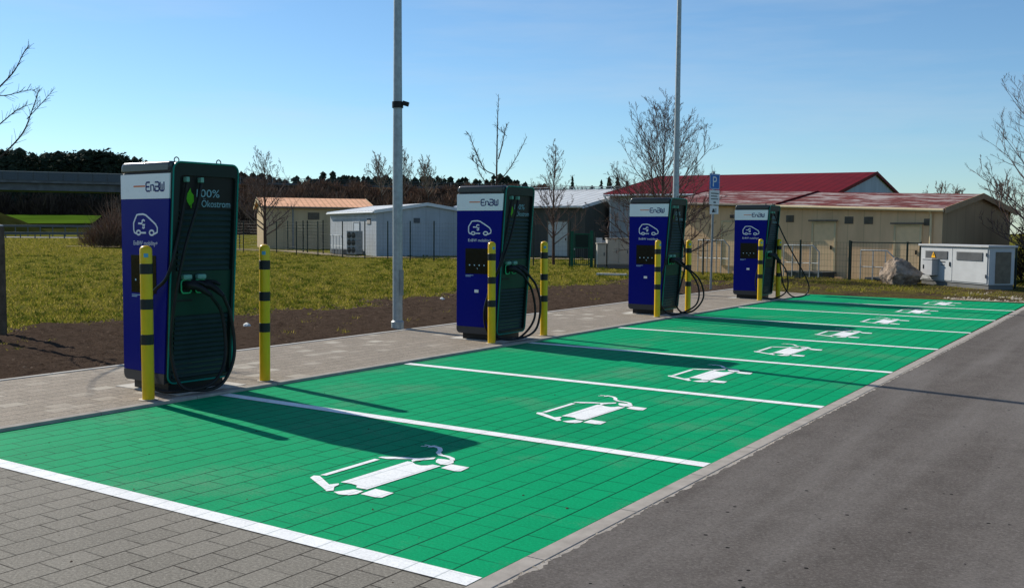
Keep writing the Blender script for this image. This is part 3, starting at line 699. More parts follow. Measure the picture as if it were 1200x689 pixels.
CAB = [
 ([h1, (.83, .12, 1.8), (.82, .05, 1.45), (.79, -.04, 1.13), (.62, -.075, .98), (.50, -.08, .80), (.43, -.09, .5), (.46, -.08, .16), (.62, -.05, .038), (.85, .05, .035), (.99, .30, .10), (.97, .47, .33), (.93, .47, .74), e1],
  [h2, (.85, .25, 1.78), (.84, .13, 1.42), (.82, .04, 1.0), (.80, -.01, .62), (.80, -.01, .35), (.87, .03, .10), (.93, .18, .038), (1.0, .40, .08), (.99, .56, .34), (.96, .55, .72), e2]),
 ([h1, (.83, .12, 1.8), (.80, .06, 1.45), (.78, -.04, 1.1), (.70, -.14, .80), (.60, -.16, .45), (.62, -.12, .16), (.78, .02, .042), (.93, .28, .06), (1.0, .54, .32), (.97, .52, .70), e1],
  [h2, (.85, .24, 1.78), (.82, .12, 1.4), (.77, -.06, 1.02), (.66, -.15, .70), (.63, -.14, .3), (.76, 0, .06), (.94, .26, .042), (1.04, .52, .16), (1.05, .62, .5), (1.0, .58, .78), e2]),
 ([h1, (.83, .12, 1.8), (.81, .08, 1.4), (.79, -.02, 1.05), (.72, -.10, .7), (.70, -.10, .3), (.80, .02, .045), (1.0, .22, .045), (1.20, .46, .2), (1.22, .52, .5), (1.08, .46, .8), e1],
  [h2, (.88, .34, 1.7), (.96, .40, 1.3), (.97, .42, .9), (.93, .30, .5), (.90, .22, .2), (1.0, .3, .045), (1.16, .5, .1), (1.28, .62, .35), (1.2, .58, .68), e2]),
 ([h1, (.83, .12, 1.8), (.80, .04, 1.4), (.74, -.08, 1.0), (.62, -.14, .65), (.60, -.14, .3), (.72, -.02, .045), (1.0, .2, .042), (1.17, .42, .22), (1.14, .48, .6), (1.04, .42, .82), e1],
  [h2, (.95, .42, 1.7), (1.12, .62, 1.25), (1.3, .86, .82), (1.47, 1.0, .42), (1.50, 1.02, .2), (1.40, .92, .055), (1.2, .7, .06), (1.06, .52, .3), (1.0, .46, .65), e2])]
CL = ['nearest blue charging station, tallest in view, cables coiled against its green louvred side', 'second nearest blue charging station, standing just right of the near lamp post',
      'third blue charging station, standing before the big bare tree and far lamp post', 'farthest blue charging station with one cable hanging in a wide loop to its right']
proto = make_charger(); chs = [proto] + [copy_tree(proto) for _ in range(3)]
for i, o in enumerate(chs):
    o.location = (-8.62 * S, (6.03 + 5.535 * i) * S, .029); o.scale = (S, S, S)
    if i == 0: o.rotation_euler.z = R(-3.2)
    tag(o, CL[i], 'charging station', 'charging stations along the bays'); add_cables(o, *CAB[i])
    b = MB(); y = (6.03 + 5.535 * i) * S; b.box(-8.76 * S, -7.66, y - .02, y + .80, -.05, .029); tag(b.build('foundation_pad', 'concrete_white'), kind='structure')

# ------------------------------------------------------------------ bollards
def make_bollard():
    t = empty('bollard', (0, 0, 0))
    b = MB(); r = .054
    b.lathe([(r, 0), (r, 1.355), (r * .97, 1.375), (r * .8, 1.392), (r * .45, 1.402), (.004, 1.405)], 24); b.build('post', 'yellow', t, True)
    for z in (1.195, .874, .553):
        b = MB(); b.lathe([(.0545, z - .047), (.0562, z - .045), (.0562, z + .045), (.0545, z + .047)], 24); b.build('reflective_band', 'band', t, True)
    b = MB(); n = 6
    vs = [(.0552 * math.cos(a), .0552 * math.sin(a), z) for z in (1.30, 1.335) for a in np.linspace(R(-62), R(-22), n)]
    b.add(vs, [(k, k + 1, n + k + 1, n + k) for k in range(n - 1)]); b.build('sticker', 'sticker', t)
    return t
BP = [(-7.70, 5.62, 40), (-7.70, 7.02, 0), (-7.75, 11.20, 70), (-7.71, 12.51, 10), (-7.71, 16.45, 90), (-7.69, 17.79, 20), (-7.72, 21.93, 0), (-7.64, 22.96, 40)]
BL = ['yellow bollard before the front of the nearest charger', 'yellow bollard alone on the far side of the nearest charger',
      'yellow bollard overlapping the right edge of the second charger front', 'yellow bollard standing clear on the far side of the second charger',
      'yellow bollard in front of the third charger screen', 'yellow bollard behind the cable loops of the third charger',
      'yellow bollard in front of the farthest charger', 'farthest yellow bollard, crossed by the hanging cable of the last charger']
pb = make_bollard()
bls = [pb] + [copy_tree(pb) for _ in range(7)]
for i, (o, (x, y, rz)) in enumerate(zip(bls, BP)):
    o.location = (x, y, .025); o.rotation_euler = (R(random.uniform(-.35, .35)), R(random.uniform(-.35, .35)), R(rz * .4 - 10)); tag(o, BL[i], 'bollard', 'yellow bollards guarding the chargers')
    sheet('bollard_footing', [(x + .085 * math.cos(a) * random.uniform(.9, 1.15), y + .085 * math.sin(a)) for a in np.linspace(0, 2 * math.pi, 15)[:-1]], .0295, 'concrete_white')

# ------------------------------------------------------------------ lamp posts
def lamp(loc, h, label, cam_z=None):
    t = thing('lamp_post', label, 'lamp post', loc, 0, 'galvanised lamp posts behind the strip')
    b = MB(); b.lathe([(.078, -.2), (.078, 2.4), (.066, 4.2), (.05, h)], 20); b.build('pole', 'galv', t, True)
    b = MB(); b.lathe([(.081, -.1), (.1, -.09), (.1, .13), (.081, .15)], 20); b.build('base_sleeve', 'galv', t, True)
    b = MB(); b.tube([(0, 0, h - .05), (.2, -.02, h + .05), (.5, -.05, h + .1)], .03, 10); b.build('arm', 'galv', t, True)
    b = MB(); b.box(.35, 1.0, -.19, .09, h + .06, h + .17, .03); b.build('lantern', 'capgrey', t)
    b = MB(); b.box(.074, .082, -.05, .05, .55, .95, .003); b.build('inspection_hatch', 'galv_dark', t)
    if cam_z:
        b = MB(); b.lathe([(.068, cam_z - .05), (.088, cam_z - .048), (.088, cam_z + .048), (.068, cam_z + .05)], 18); cl = b.build('clamp', 'black', t, True)
        b = MB(); b.box(0, .10, -.035, .035, -.035, .035, .010, Matrix.Translation((.075, .03, cam_z + .03)) @ Matrix.Rotation(R(25), 4, 'Z') @ Matrix.Rotation(R(16), 4, 'Y')); b.build('sensor_head', 'black', cl)
lamp((-10.12, 12.0, 0), 8.0, 'near galvanised lamp post with small black sensor clamped on, beside the second charger', 3.53)
lamp((-10.3, 22.95, 0), 8.6, 'far galvanised lamp post rising behind the third charger')

# ------------------------------------------------------------------ parking sign
t = thing('parking_sign', 'blue parking sign with two small plates on a slim pole, between third and fourth chargers', 'road sign', (-10.28, 25.3, 0), R(-12))
b = MB(); b.tube([(0, 0, -.2), (.02, .012, 3.2)], .03, 12); b.build('pole', 'galv_dark', t, True)
def signplate(z0, z1, w_, m, name):
    b = MB(); b.box(.045, .051, -w_ / 2 + .02, w_ / 2 + .02, z0, z1, .0); p = b.build(name, m, t)
    q = MB(); q.box(.038, .0448, -w_ / 2 + .02, w_ / 2 + .02, z0, z1); q.build('plate_back', 'signgrey', p); return p
p = signplate(2.72, 3.14, .46, 'signblue', 'parking_plate')
V, F = text_mesh('P', .27, .19); b = MB(); b.add([(.0525, -.075 + v[0], 2.795 + v[1]) for v in V], F); b.build('letter', 'signwhite', p)
b = MB(); b.tube([(.0518, q * .21 + .02, 2.93 + s_ * .19) for q, s_ in rrect(-1, 1, -1, 1, .12, 3) + [rrect(-1, 1, -1, 1, .12, 3)[0]]], .006, 4, squash=Vector((1, 0, 0))); b.build('border', 'signwhite', p)
p = signplate(2.31, 2.70, .46, 'signwhite', 'text_plate')
b = MB()
for k, (a, c) in enumerate(((.36, .1), (.30, .2), (.34, .1))): b.box(.0515, .0528, -.15, -.15 + a, 2.60 - k * .075, 2.625 - k * .075)
b.box(.0515, .0528, -.03, .09, 2.355, 2.39); b.build('print_lines', 'lettering', p)
p = signplate(2.06, 2.28, .40, 'signwhite', 'symbol_plate')
b = MB(); b.box(.0515, .0528, -.09, .05, 2.10, 2.15); b.box(.0515, .0528, -.06, .03, 2.15, 2.20); b.box(.0515, .0528, .08, .11, 2.1, 2.22); b.build('car_symbol', 'lettering', p)

# ------------------------------------------------------------------ boulder, stake, slab, litter
def rock(name, label, cat, loc, sx, sy, sz, seed, sub=5, m='rock', amp=.22):
    bm = bmesh.new(); bmesh.ops.create_icosphere(bm, subdivisions=sub, radius=1); rg = random.Random(seed)
    pl = [(Vector((rg.uniform(-1, 1), rg.uniform(-1, 1), rg.uniform(-.6, 1))).normalized(), rg.uniform(.62, .9)) for _ in range(16)]
    from mathutils import noise
    for v in bm.verts:
        p = v.co.copy()
        for nn, d in pl:
            e = p.dot(nn) - d
            if e > 0: p -= nn * e * .93
        p *= 1 + amp * .45 * noise.fractal(p * 2.2 + Vector((seed, 0, 0)), .8, 2.1, 5)
        v.co = (p.x * sx, p.y * sy, max(p.z, -.55) * sz)
    me = bpy.data.meshes.new(name); bm.to_mesh(me); bm.free(); me.materials.append(M[m])
    o = bpy.data.objects.new(name, me); col.objects.link(o); o.location = loc; tag(o, label, cat); return o
rock('boulder', 'big rough brown grey boulder on the verge beside the white cabinet', 'boulder', (-6.72, 31.75, .22), .72, .60, .62, 23, amp=.26)
t = thing('tree_stake', 'short round timber stake on the soil edge at far left', 'stake', (-14.23, 7.92, -.05))
b = MB(); b.lathe([(.055, 0), (.053, 1.0), (.05, 1.60), (.042, 1.64)], 14); b.build('stake_post', 'wood', t, True)
b = MB(); b.lathe([(.041, 1.641), (.03, 1.66), (.004, 1.665)], 14); b.build('cut_top', 'woodtop', t, True)
b = MB(); b.box(-.75, .35, -.1, .1, 0, .07, .01); o = b.build('concrete_slab', 'concrete_white'); o.location = (-16.35, 31.5, -.01); o.rotation_euler.z = R(12); tag(o, 'pale flat concrete slab lying in the grass left of the third charger', 'slab')
for (x, y, s_, lb) in ((-12.25, 10.8, .055, 'crumpled white scrap on the soil left of the near lamp post, beside the lone near bollard'), (-13.5, 17.55, .05, 'pale stone on the soil edge just left of the second charger')):
    rock('litter', lb, 'litter', (x, y, .03), s_ * 1.5, s_, s_ * .9, int(s_ * 100), 2, 'litter', .5)

# ------------------------------------------------------------------ transformer cabinet
t = thing('transformer_cabinet', 'wide white electrical cabinet with louvred double doors right of the boulder', 'electrical cabinet', (-6.31, 32.39, 0), R(-45.4))
W_, D_, Hc = 3.17, .80, 1.20
b = MB(); b.box(.03, W_ - .03, .03, D_, -.1, .16); b.build('plinth', 'concrete_dark', t)
b = MB(); b.box(0, W_, 0, D_, .161, Hc, .008); b.build('housing', 'cabwhite', t)
b = MB(); b.box(-.05, W_ + .05, -.07, D_ + .06, Hc + .002, Hc + .06, .01); b.build('roof', 'cabgrey', t)
for x0, x1, lx0, lx1 in ((.05, 1.565, .27, 1.36), (1.59, W_ - .05, 1.77, 2.93)):
    b = MB(); b.box(x0, x1, -.022, -.002, .20, Hc - .06, .006); dr = b.build('door', 'cabwhite', t)
    b = MB(); zz = .83
    b.add([(lx0, -.024, .82), (lx1, -.024, .82), (lx1, -.024, 1.06), (lx0, -.024, 1.06)], [(0, 1, 2, 3)])
    while zz < 1.05: b.add([(lx0, -.05, zz), (lx1, -.05, zz), (lx1, -.026, zz + .022), (lx0, -.026, zz + .022)], [(0, 1, 2, 3)]); zz += .03
    b.build('louvre', 'cabdark', dr)
    if x0 < 1:
        b = MB(); b.box(1.46, 1.50, -.05, -.02, .62, .75, .008); b.build('handle', 'black', dr)
    else:
        for hz in (.35, .95):
            b = MB(); b.box(W_ - .10, W_ - .07, -.045, -.02, hz, hz + .1, .006); b.build('hinge', 'cabdark', dr)
b = MB(); b.prism([(-.10, 0), (.10, 0), (.0, .175)], 0, .006); b.v = [(.72 + x, -.06 - z, .86 + y) for x, y, z in b.v]; wp = b.build('warning_triangle', 'warn', t)
b = MB(); b.add([(.72 + x, -.0675, .86 + y) for x, y in ((.004, .118), (-.028, .069), (-.003, .069), (-.012, .024), (.032, .081), (.007, .081), (.024, .118))], [tuple(range(7))]); b.build('lightning_bolt', 'lettering', wp)
b = MB(); b.box(.45, .93, -.24, -.023, .33, .80, .012); lb_ = b.build('meter_box', 'cabgrey', t)
b = MB(); b.box(.43, .95, -.26, -.021, .802, .83, .006); b.build('box_roof', 'cabwhite', lb_)
b = MB(); b.box(.49, .53, -.256, -.238, .52, .64, .006); b.build('lock', 'black', lb_)
b = MB(); b.box(1.03, 1.25, -.03, -.0225, .72, .76); b.box(1.05, 1.22, -.03, -.0225, .64, .67); b.build('small_sign', 'cabdark', t)
b = MB(); b.box(W_ + .001, W_ + .02, .20, .68, .2, 1.08, .006); b.build('side_door', 'grille', t)

# ------------------------------------------------------------------ buildings
def house(root, L0, L1, D, ze0, ze1, dz, wall, gable, roof, trim, ov=.18, ovg=.12, zb=-.4, th=.05, back_ov=None):
    """a gabled hall: eaves along x from L0 to L1 at heights ze0 / ze1, ridge dz above the eaves halfway through the depth D"""
    z = lambda x: ze0 + (ze1 - ze0) * (x - L0) / (L1 - L0)
    b = MB(); b.add([(L0, 0, zb), (L1, 0, zb), (L1, 0, z(L1)), (L0, 0, z(L0))], [(0, 1, 2, 3)]); b.build('wall', wall, root); b = MB(); b.add([(L0, D, zb), (L1, D, zb), (L1, D, z(L1)), (L0, D, z(L0))], [(3, 2, 1, 0)]); b.build('wall', wall, root)
    for x in (L0, L1):
        b = MB(); b.add([(x, 0, zb), (x, D, zb), (x, D, z(x)), (x, D / 2, z(x) + dz), (x, 0, z(x))], [(0, 1, 2, 3, 4)]); b.build('gable', gable, root)
    sl = dz / (D / 2); rf = MB()
    for s_ in (0, 1):
        y0, y1 = (-ov, D / 2) if s_ == 0 else (D + ov, D / 2)
        vs = []
        for lift in (.012, .012 + th):
            for x, y in ((L0 - ovg, y0), (L1 + ovg, y0), (L1 + ovg, y1), (L0 - ovg, y1)):
                vs.append((x, y, z(x) + (dz if y == y1 else -sl * ov) + lift))
        rf.add(vs, [(0, 1, 2, 3), (4, 5, 6, 7), (0, 1, 5, 4), (1, 2, 6, 5), (3, 0, 4, 7)])
    r_ = rf.build('roof', roof, root)
    for x, sgn in ((L0 - ovg, -1), (L1 + ovg, 1)):
        v = MB()
        for y0, y1 in ((-ov, D / 2), (D + ov, D / 2)):
            a = z(x) - sl * ov; c = z(x) + dz
            xs = (x - .03, x) if sgn < 0 else (x, x + .03)
            v.add([(q, yy, zz + d) for q in xs for yy, zz in ((y0, a), (y1, c)) for d in (-.10, .09)], [(0, 1, 3, 2), (4, 5, 7, 6), (0, 1, 5, 4), (2, 3, 7, 6), (1, 3, 7, 5), (0, 2, 6, 4)])
        v.build('verge_board', trim, r_)
    return r_, z
def gutter(root, L0, L1, z0, z1, y, m):
    b = MB(); b.tube([(L0, y, z0), (L1, y, z1)], .055, 8); return b.build('gutter', m, root)
def door(root, x0, x1, z0, z1, m, fm, y=0., handle=True):
    b = MB(); b.box(x0, x1, y - .035, y - .002, z0, z1, .004); d = b.build('door', m, root)
    b = MB(); b.box(x0 - .07, x0 - .003, y - .055, y - .001, z0, z1 + .07); b.box(x1 + .003, x1 + .07, y - .055, y - .001, z0, z1 + .07); b.box(x0 - .003, x1 + .003, y - .055, y - .001, z1 + .003, z1 + .07); b.build('frame', fm, d)
    if handle: q = MB(); q.box(x1 - .12, x1 - .08, y - .09, y - .036, (z0 + z1) / 2 - .08, (z0 + z1) / 2 + .06, .008); q.build('handle', 'black', d)
    return d
def vent(root, x0, x1, z0, z1, m='grille', y=0.):
    b = MB(); b.box(x0, x1, y - .02, y - .001, z0, z1)
    k = z0 + .03
    while k < z1 - .02: b.add([(x0 + .01, y - .045, k), (x1 - .01, y - .045, k), (x1 - .01, y - .021, k + .03), (x0 + .01, y - .021, k + .03)], [(0, 1, 2, 3)]); k += .045
    return b.build('vent', m, root)
def railing(label, loc, rz, L, h, m='galv', group=None, bars=2):
    o = thing('railing', label, 'railing', loc, rz, group)
    b = MB(); b.tube([(0, 0, h), (L - .25, 0, h), (L, 0, h - .22), (L, 0, 0)], .024, 8); b.build('handrail', m, o, True)
    for x in np.linspace(0, L * .75, bars + 1): b = MB(); b.tube([(x, 0, 0), (x, 0, h)], .02, 8); b.build('post', m, o)
    b = MB(); b.tube([(0, 0, h * .45), (L, 0, h * .45)], .015, 6); b.build('mid_rail', m, o); return o
# long beige building, two sections
t = thing('beige_building', 'long low beige building with worn red sheet roof, behind the boulder and the last charger', 'building', (-6.07, 34.35, 0), R(-17))
house(t, -6.3, 0, 4.85, 2.57, 2.36, .50, 'wall_beige', 'wall_beige_gable', 'roof_red_worn', 'wall_beige_gable', .16, .14)
gutter(t, -6.3, .12, 2.53, 2.32, -.20, 'trim_beige')
b = MB(); b.tube([(-.36, -.2, 2.32), (-.36, -.06, 2.2), (-.36, -.06, 0)], .04, 8); b.build('downpipe', 'trim_beige', t, True)
for x0, x1, z0, z1 in ((-5.95, -5.62, 1.95, 2.2), (-3.53, -3.2, 1.89, 2.14), (-2.78, -2.45, 1.88, 2.13), (-.62, -.42, 1.83, 2.06)): vent(t, x0, x1, z0, z1)
for x0, z1 in ((-4.76, 1.90), (-1.58, 1.80)):
    door(t, x0, x0 + .84, z1 - 1.68, z1, 'door_beige', 'trim_beige')
    b = MB(); b.box(x0 - .15, x0 + .99, -.16, -.06, z1 + .075, z1 + .13); b.build('rain_strip', 'grille', t)
    b = MB(); b.box(x0 - .55, x0 + 1.0, -.95, -.06, z1 - 1.76, z1 - 1.70); b.box(x0 - .5, x0 + .95, -.88, -.1, -.1, z1 - 1.765); b.build('step', 'step', t)
t2 = thing('beige_building', 'beige red roofed extension left of the last charger, its wall behind the parking sign', 'building', (-6.07, 34.35, 0), R(-17))
house(t2, -11.6, -6.34, 4.85, 2.74, 2.60, .50, 'wall_beige', 'wall_beige_gable', 'roof_red_worn', 'verge_red' if 'verge_red' in M else 'roof_red', .2, .06)
gutter(t2, -11.6, -6.34, 2.70, 2.56, -.24, 'grille')
door(t2, -8.85, -8.0, .25, 1.95, 'door_beige', 'trim_beige')
b = MB(); b.box(-8.25, -8.15, -.22, -.002, 2.16, 2.2); b.box(-8.32, -8.08, -.3, -.15, 2.1, 2.24, .02); b.build('wall_lamp', 'black', t2)
cs, sn = math.cos(R(-17)), math.sin(R(-17))
def bl(x, y, z=0): return (-6.07 + cs * x - sn * y, 34.35 + sn * x + cs * y, z)
railing('galvanised stair railing before the beige door nearest the last charger', bl(-5.35, -.95), R(-17), 1.45, 1.12, bars=3, group='railings at the beige building')
railing('galvanised stair railing rising behind the boulder', bl(-2.3, -.95), R(-17), 1.2, 1.0, bars=2, group='railings at the beige building')
railing('galvanised railing behind the parking sign pole', bl(-9.3, -.95), R(-17), 1.5, 1.25, bars=5, group='railings at the beige building')
# red roofed hall
t = thing('red_roof_hall', 'large hall with steep dark red roof rising behind the long beige building', 'building', (-27.9, 52.6, 0))
r_, _z = house(t, 0, 13.5, 15.0, 3.78, 3.70, 1.36, 'wall_grey', 'wall_white', 'roof_red', 'roof_red', .5, .12)
gutter(t, -.1, 13.6, 3.66, 3.58, -.56, 'trim_white')
b = MB(); b.tube([(-.05, -.55, 3.6), (.12, -.2, 3.2), (.12, -.08, 3.0), (.12, -.08, 0)], .05, 8); b.build('downpipe', 'trim_white', t, True)
# dark grey hall with pale roof
t = thing('grey_hall', 'dark grey hall under a pale sheet roof, left of the red roofed hall', 'building', (-37.4, 50.2, 0))
r_, _z = house(t, 0, 9.2, 14.0, 3.0, 3.0, 1.2, 'wall_dark', 'wall_dark', 'roof_grey', 'trim_white', .35, .02)
door(t, 6.72, 8.05, .06, 2.07, 'door_pale', 'grille')
b = MB()
for zz in (.12, .25): b.tube([(0, 6.6, 4.16 + zz), (9.2, 6.6, 4.16 + zz)], .022, 6)
for x in np.arange(.2, 9.2, .9): b.tube([(x, 6.6, 4.1), (x, 6.6, 4.42)], .02, 6)
b.build('snow_guard', 'galv', r_)
b = MB(); b.tube([(-.02, -.3, 2.93), (9.2, -.3, 2.93)], .05, 8); b.build('gutter', 'trim_white', t)
# white building
t = thing('white_building', 'small pale blue grey building with shallow pale roof, behind the near lamp post', 'building', (-39.08, 44.39, 0), R(-30))
r_, _z = house(t, -9.7, 0, 6.4, 2.62, 2.62, .47, 'wall_white', 'wall_white', 'roof_white', 'trim_white', .18, .14)
gutter(t, -9.8, .1, 2.56, 2.56, -.22, 'trim_white')
door(t, -4.3, -3.2, .35, 1.95, 'door_white', 'cabgrey'); vent(t, -1.7, -1.0, 1.85, 2.2, 'cabdark')
b = MB(); b.box(.002, .03, 2.35, 2.75, 1.95, 2.25); b.build('vent', 'cabdark', t)
b = MB(); b.box(-5.0, -2.4, -1.3, -.05, .0, .3); b.build('step', 'step', t)
wl = lambda x, y, z=0: (-39.08 + .866 * x + .5 * y, 44.39 - .5 * x + .866 * y, z)
railing('pale railing before the white building door', wl(-5.0, -1.35, .0), R(-30), 2.6, 1.15, bars=3)
o = thing('cooling_unit', 'grey cooling unit with stacked fans at the corner of the white building', 'cooling unit', wl(-1.7, -1.3), R(-12))
b = MB(); b.box(0, .95, 0, .5, .05, 1.45, .02); b.build('casing', 'galv_dark', o)
for x in (.27, .70):
    for z in (.3, .75, 1.18): b = MB(); b.lathe([(.17, 0), (.19, .004), (.19, .02), (.03, .024)], 16); b.v = [(x + p, -.001 - q2, z + q) for p, q, q2 in b.v]; b.build('fan', 'black', o)
b = MB(); b.box(.05, .9, .05, .45, -.1, .049); b.build('feet', 'black', o)
# sand coloured building with bright tiled roof
t = thing('sand_building', 'sand coloured building with sunlit orange tiled roof at left behind the near charger', 'building', (-58.5, 53.3, 0), R(51))
r_, _z = house(t, 0, 8.4, 9, 3.25, 3.25, .75, 'wall_sand', 'wall_sand', 'roof_orange', 'trim_beige', .3, .25)
gutter(t, -.2, 8.6, 3.16, 3.16, -.34, 'grille'); vent(t, 3.4, 4.3, 2.25, 2.8)
b = MB(); b.tube([(2.25, -.1, 3.1), (2.25, -.06, 2.9), (2.25, -.06, 0)], .06, 8); b.build('downpipe', 'galv_dark', t, True)
# beige switch cabinets at the gate
def swbox(label, loc, rz, w_, d_, h_, doors):
    o = thing('switch_cabinet', label, 'electrical cabinet', loc, rz, 'beige switch cabinets by the gate')
    b = MB(); b.box(.02, w_ - .02, .02, d_ - .02, -.1, .12); b.build('plinth', 'concrete_dark', o)
    b = MB(); b.box(0, w_, 0, d_, .121, h_, .01); b.build('housing', 'boxbeige', o)
    b = MB(); b.box(-.03, w_ + .03, -.04, d_ + .03, h_ + .002, h_ + .05, .008); b.build('lid', 'concrete', o)
    for k in range(doors):
        x0, x1 = w_ * k / doors + .02, w_ * (k + 1) / doors - .02
        b = MB(); b.box(x0, x1, -.02, -.002, .16, h_ - .04, .006); dd = b.build('door', 'boxbeige', o)
        b = MB(); b.box(x1 - .1, x1 - .06, -.04, -.02, h_ * .5, h_ * .5 + .14, .006); b.build('handle', 'cabdark', dd)
swbox('low beige switch cabinet nearest the green gate', (-20.45, 37.55, 0), R(38), .38, .4, 1.0, 1)
swbox('taller beige switch cabinet with double doors left of the third charger', (-20.12, 37.82, 0), R(38), .98, .5, 1.22, 2)
swbox('beige switch cabinet half hidden behind the third charger', (-19.32, 38.44, 0), R(38), .9, .5, 1.22, 1)
o = thing('notice_board', 'pale blue grey board with small white notice beside the gate', 'notice board', (-21.1, 38.42, 0), R(30))
b = MB(); b.box(.05, .72, .3, .34, .3, 1.15, .005); b.build('board', 'wall_white', o); b = MB(); b.box(.08, .36, .26, .28, .95, 1.27); b.build('notice', 'signwhite', o)
for x in (.08, .69): b = MB(); b.box(x - .02, x + .02, .345, .385, -.1, 1.1); b.build('post', 'galv_dark', o)

# ------------------------------------------------------------------ fences and gate
def fence(label, pts, h, m='fencegreen', wires=.1, group=None, toprail=False, pr=.032):
    o = thing('fence', label, 'fence', (pts[0][0], pts[0][1], 0), 0, group); ox, oy = pts[0][:2]; prev = None
    for i, (x, y) in enumerate(pts):
        b = MB(); b.tube([(x - ox, y - oy, -.2), (x - ox, y - oy, h)], pr, 8); b.build('post', m, o)
        if prev is not None:
            b = MB(); dx, dy = x - prev[0], y - prev[1]; L = math.hypot(dx, dy); n = max(2, int(L / wires)); px, py = prev[0] - ox, prev[1] - oy
            for k in range(1, n):
                f = k / n; b.tube([(px + dx * f, py + dy * f, .03), (px + dx * f, py + dy * f, h - .06)], .0022, 3, cap=False)
            for z in np.arange(.06, h - .02, .2): b.tube([(px, py, z), (px + dx, py + dy, z)], .003, 3, cap=False)
            b.build('mesh_panel', m, o)
            if toprail: b = MB(); b.tube([(px, py, h - .04), (px + dx, py + dy, h - .04)], .022, 6); b.build('top_rail', m, o)
        prev = (x, y)
    return o
fence('low green mesh fence running behind the boulder and the last charger', [(-16.6, 35.9), (-14.5, 34.9), (-12.4, 34.1), (-10.34, 33.3), (-8.71, 33.3)], 1.33)
fence('short stretch of green fence with top rail ending at the white cabinet', [(-8.66, 33.28), (-6.82, 32.9), (-6.42, 32.86)], 1.31, toprail=True)
fence('green fence at the far right beyond the white cabinet', [(-3.55, 31.3), (-2.2, 33.5), (-.8, 36)], 1.3)
fence('tall green mesh fence in front of the white and sand coloured buildings', [(-56.5, 46.6), (-53.4, 45.6), (-51.2, 44.9), (-47.1, 44.0), (-44.4, 43.1), (-41.6, 42.1), (-38.7, 41.1), (-36.3, 40.3), (-34.5, 40.1), (-32.8, 39.9), (-31.0, 39.6), (-28.6, 39.3), (-26.2, 38.7), (-24.2, 38.3), (-22.05, 37.9)], 2.0, wires=.2)
fence('second fence line close to the sand coloured building wall', [(-58, 50.5), (-53, 50.6), (-48.6, 47.8), (-47.6, 47.2), (-44.6, 45.6)], 2.1, wires=.2, pr=.04)
fence('green fence right of the gate, behind the beige switch cabinets', [(-21.1, 38.5), (-19.6, 39.7), (-18.2, 40.2), (-16.6, 39.3)], 1.5, wires=.15)
o = thing('gate', 'green steel garden gate between two stout posts, left of the third charger', 'gate', (-21.94, 37.92, 0), R(29))
for x in (0, .86): b = MB(); b.box(x - .07, x + .07, -.07, .07, -.2, 1.56 + (.02 if x else 0), .008); b.build('gate_post', 'gategreen', o)
b = MB(); b.box(.09, .14, -.02, .02, .05, 1.45); b.box(.72, .77, -.02, .02, .05, 1.45); b.box(.14, .72, -.02, .02, 1.4, 1.45); b.box(.14, .72, -.02, .02, .05, .1); b.box(.14, .72, -.018, .018, .80, .84); lf = b.build('leaf_frame', 'gategreen', o)
b = MB(); b.box(.141, .719, -.008, .008, .842, 1.398); b.build('infill_sheet', 'fencegreen', lf)
b = MB()
for x in np.arange(.2, .7, .085): b.tube([(x, 0, .1), (x, 0, .80)], .011, 6)
b.build('bars', 'fencegreen', lf)
b = MB(); b.box(.08, .13, -.07, -.021, .72, .8, .006); b.build('handle', 'galv', lf)
# ------------------------------------------------------------------ bare trees
def limb_path(p, d, L, n, bend, rg, up=.0):
    pts = [Vector(p)]; d = Vector(d).normalized()
    for k in range(n):
        d = (d + Vector((rg.gauss(0, bend), rg.gauss(0, bend), rg.gauss(0, bend) + up))).normalized(); pts.append(pts[-1] + d * (L / n))
    return pts
def at_path(pts, f):
    x = f * (len(pts) - 1); i = min(int(x), len(pts) - 2); q = x - i
    return pts[i].lerp(pts[i + 1], q), (pts[i + 1] - pts[i]).normalized()
def side_dir(t, ang, rg):
    o = t.orthogonal().normalized(); o.rotate(Matrix.Rotation(rg.uniform(0, 2 * math.pi), 3, t)); return (t * math.cos(ang) + o * math.sin(ang)).normalized()
def twigs(b, pts, L, r, lv, rg, tw, up=.05, dens=1.):
    """side shoots along a limb, with shoots of their own"""
    n = max(2, int(dens * len(pts) * (1.3 if lv > 1 else 1.6)))
    for k in range(n):
        f = .22 + .76 * (k + rg.random()) / n
        p, t = at_path(pts, f); d = side_dir(t, R(rg.uniform(25, 58)), rg); d.z += .25; l = L * rg.uniform(.55, 1.1) * (1.15 - .6 * f)
        q = limb_path(p, d, l, 4 if lv > 1 else 3, .10, rg, up); b.tube(q, list(np.linspace(max(tw, r * (1 - .5 * f)), tw * .7, len(q))), 4 if lv > 1 else 3, cap=False)
        if lv > 1: twigs(b, q, l * .5, r * .55, lv - 1, rg, tw, up, dens)
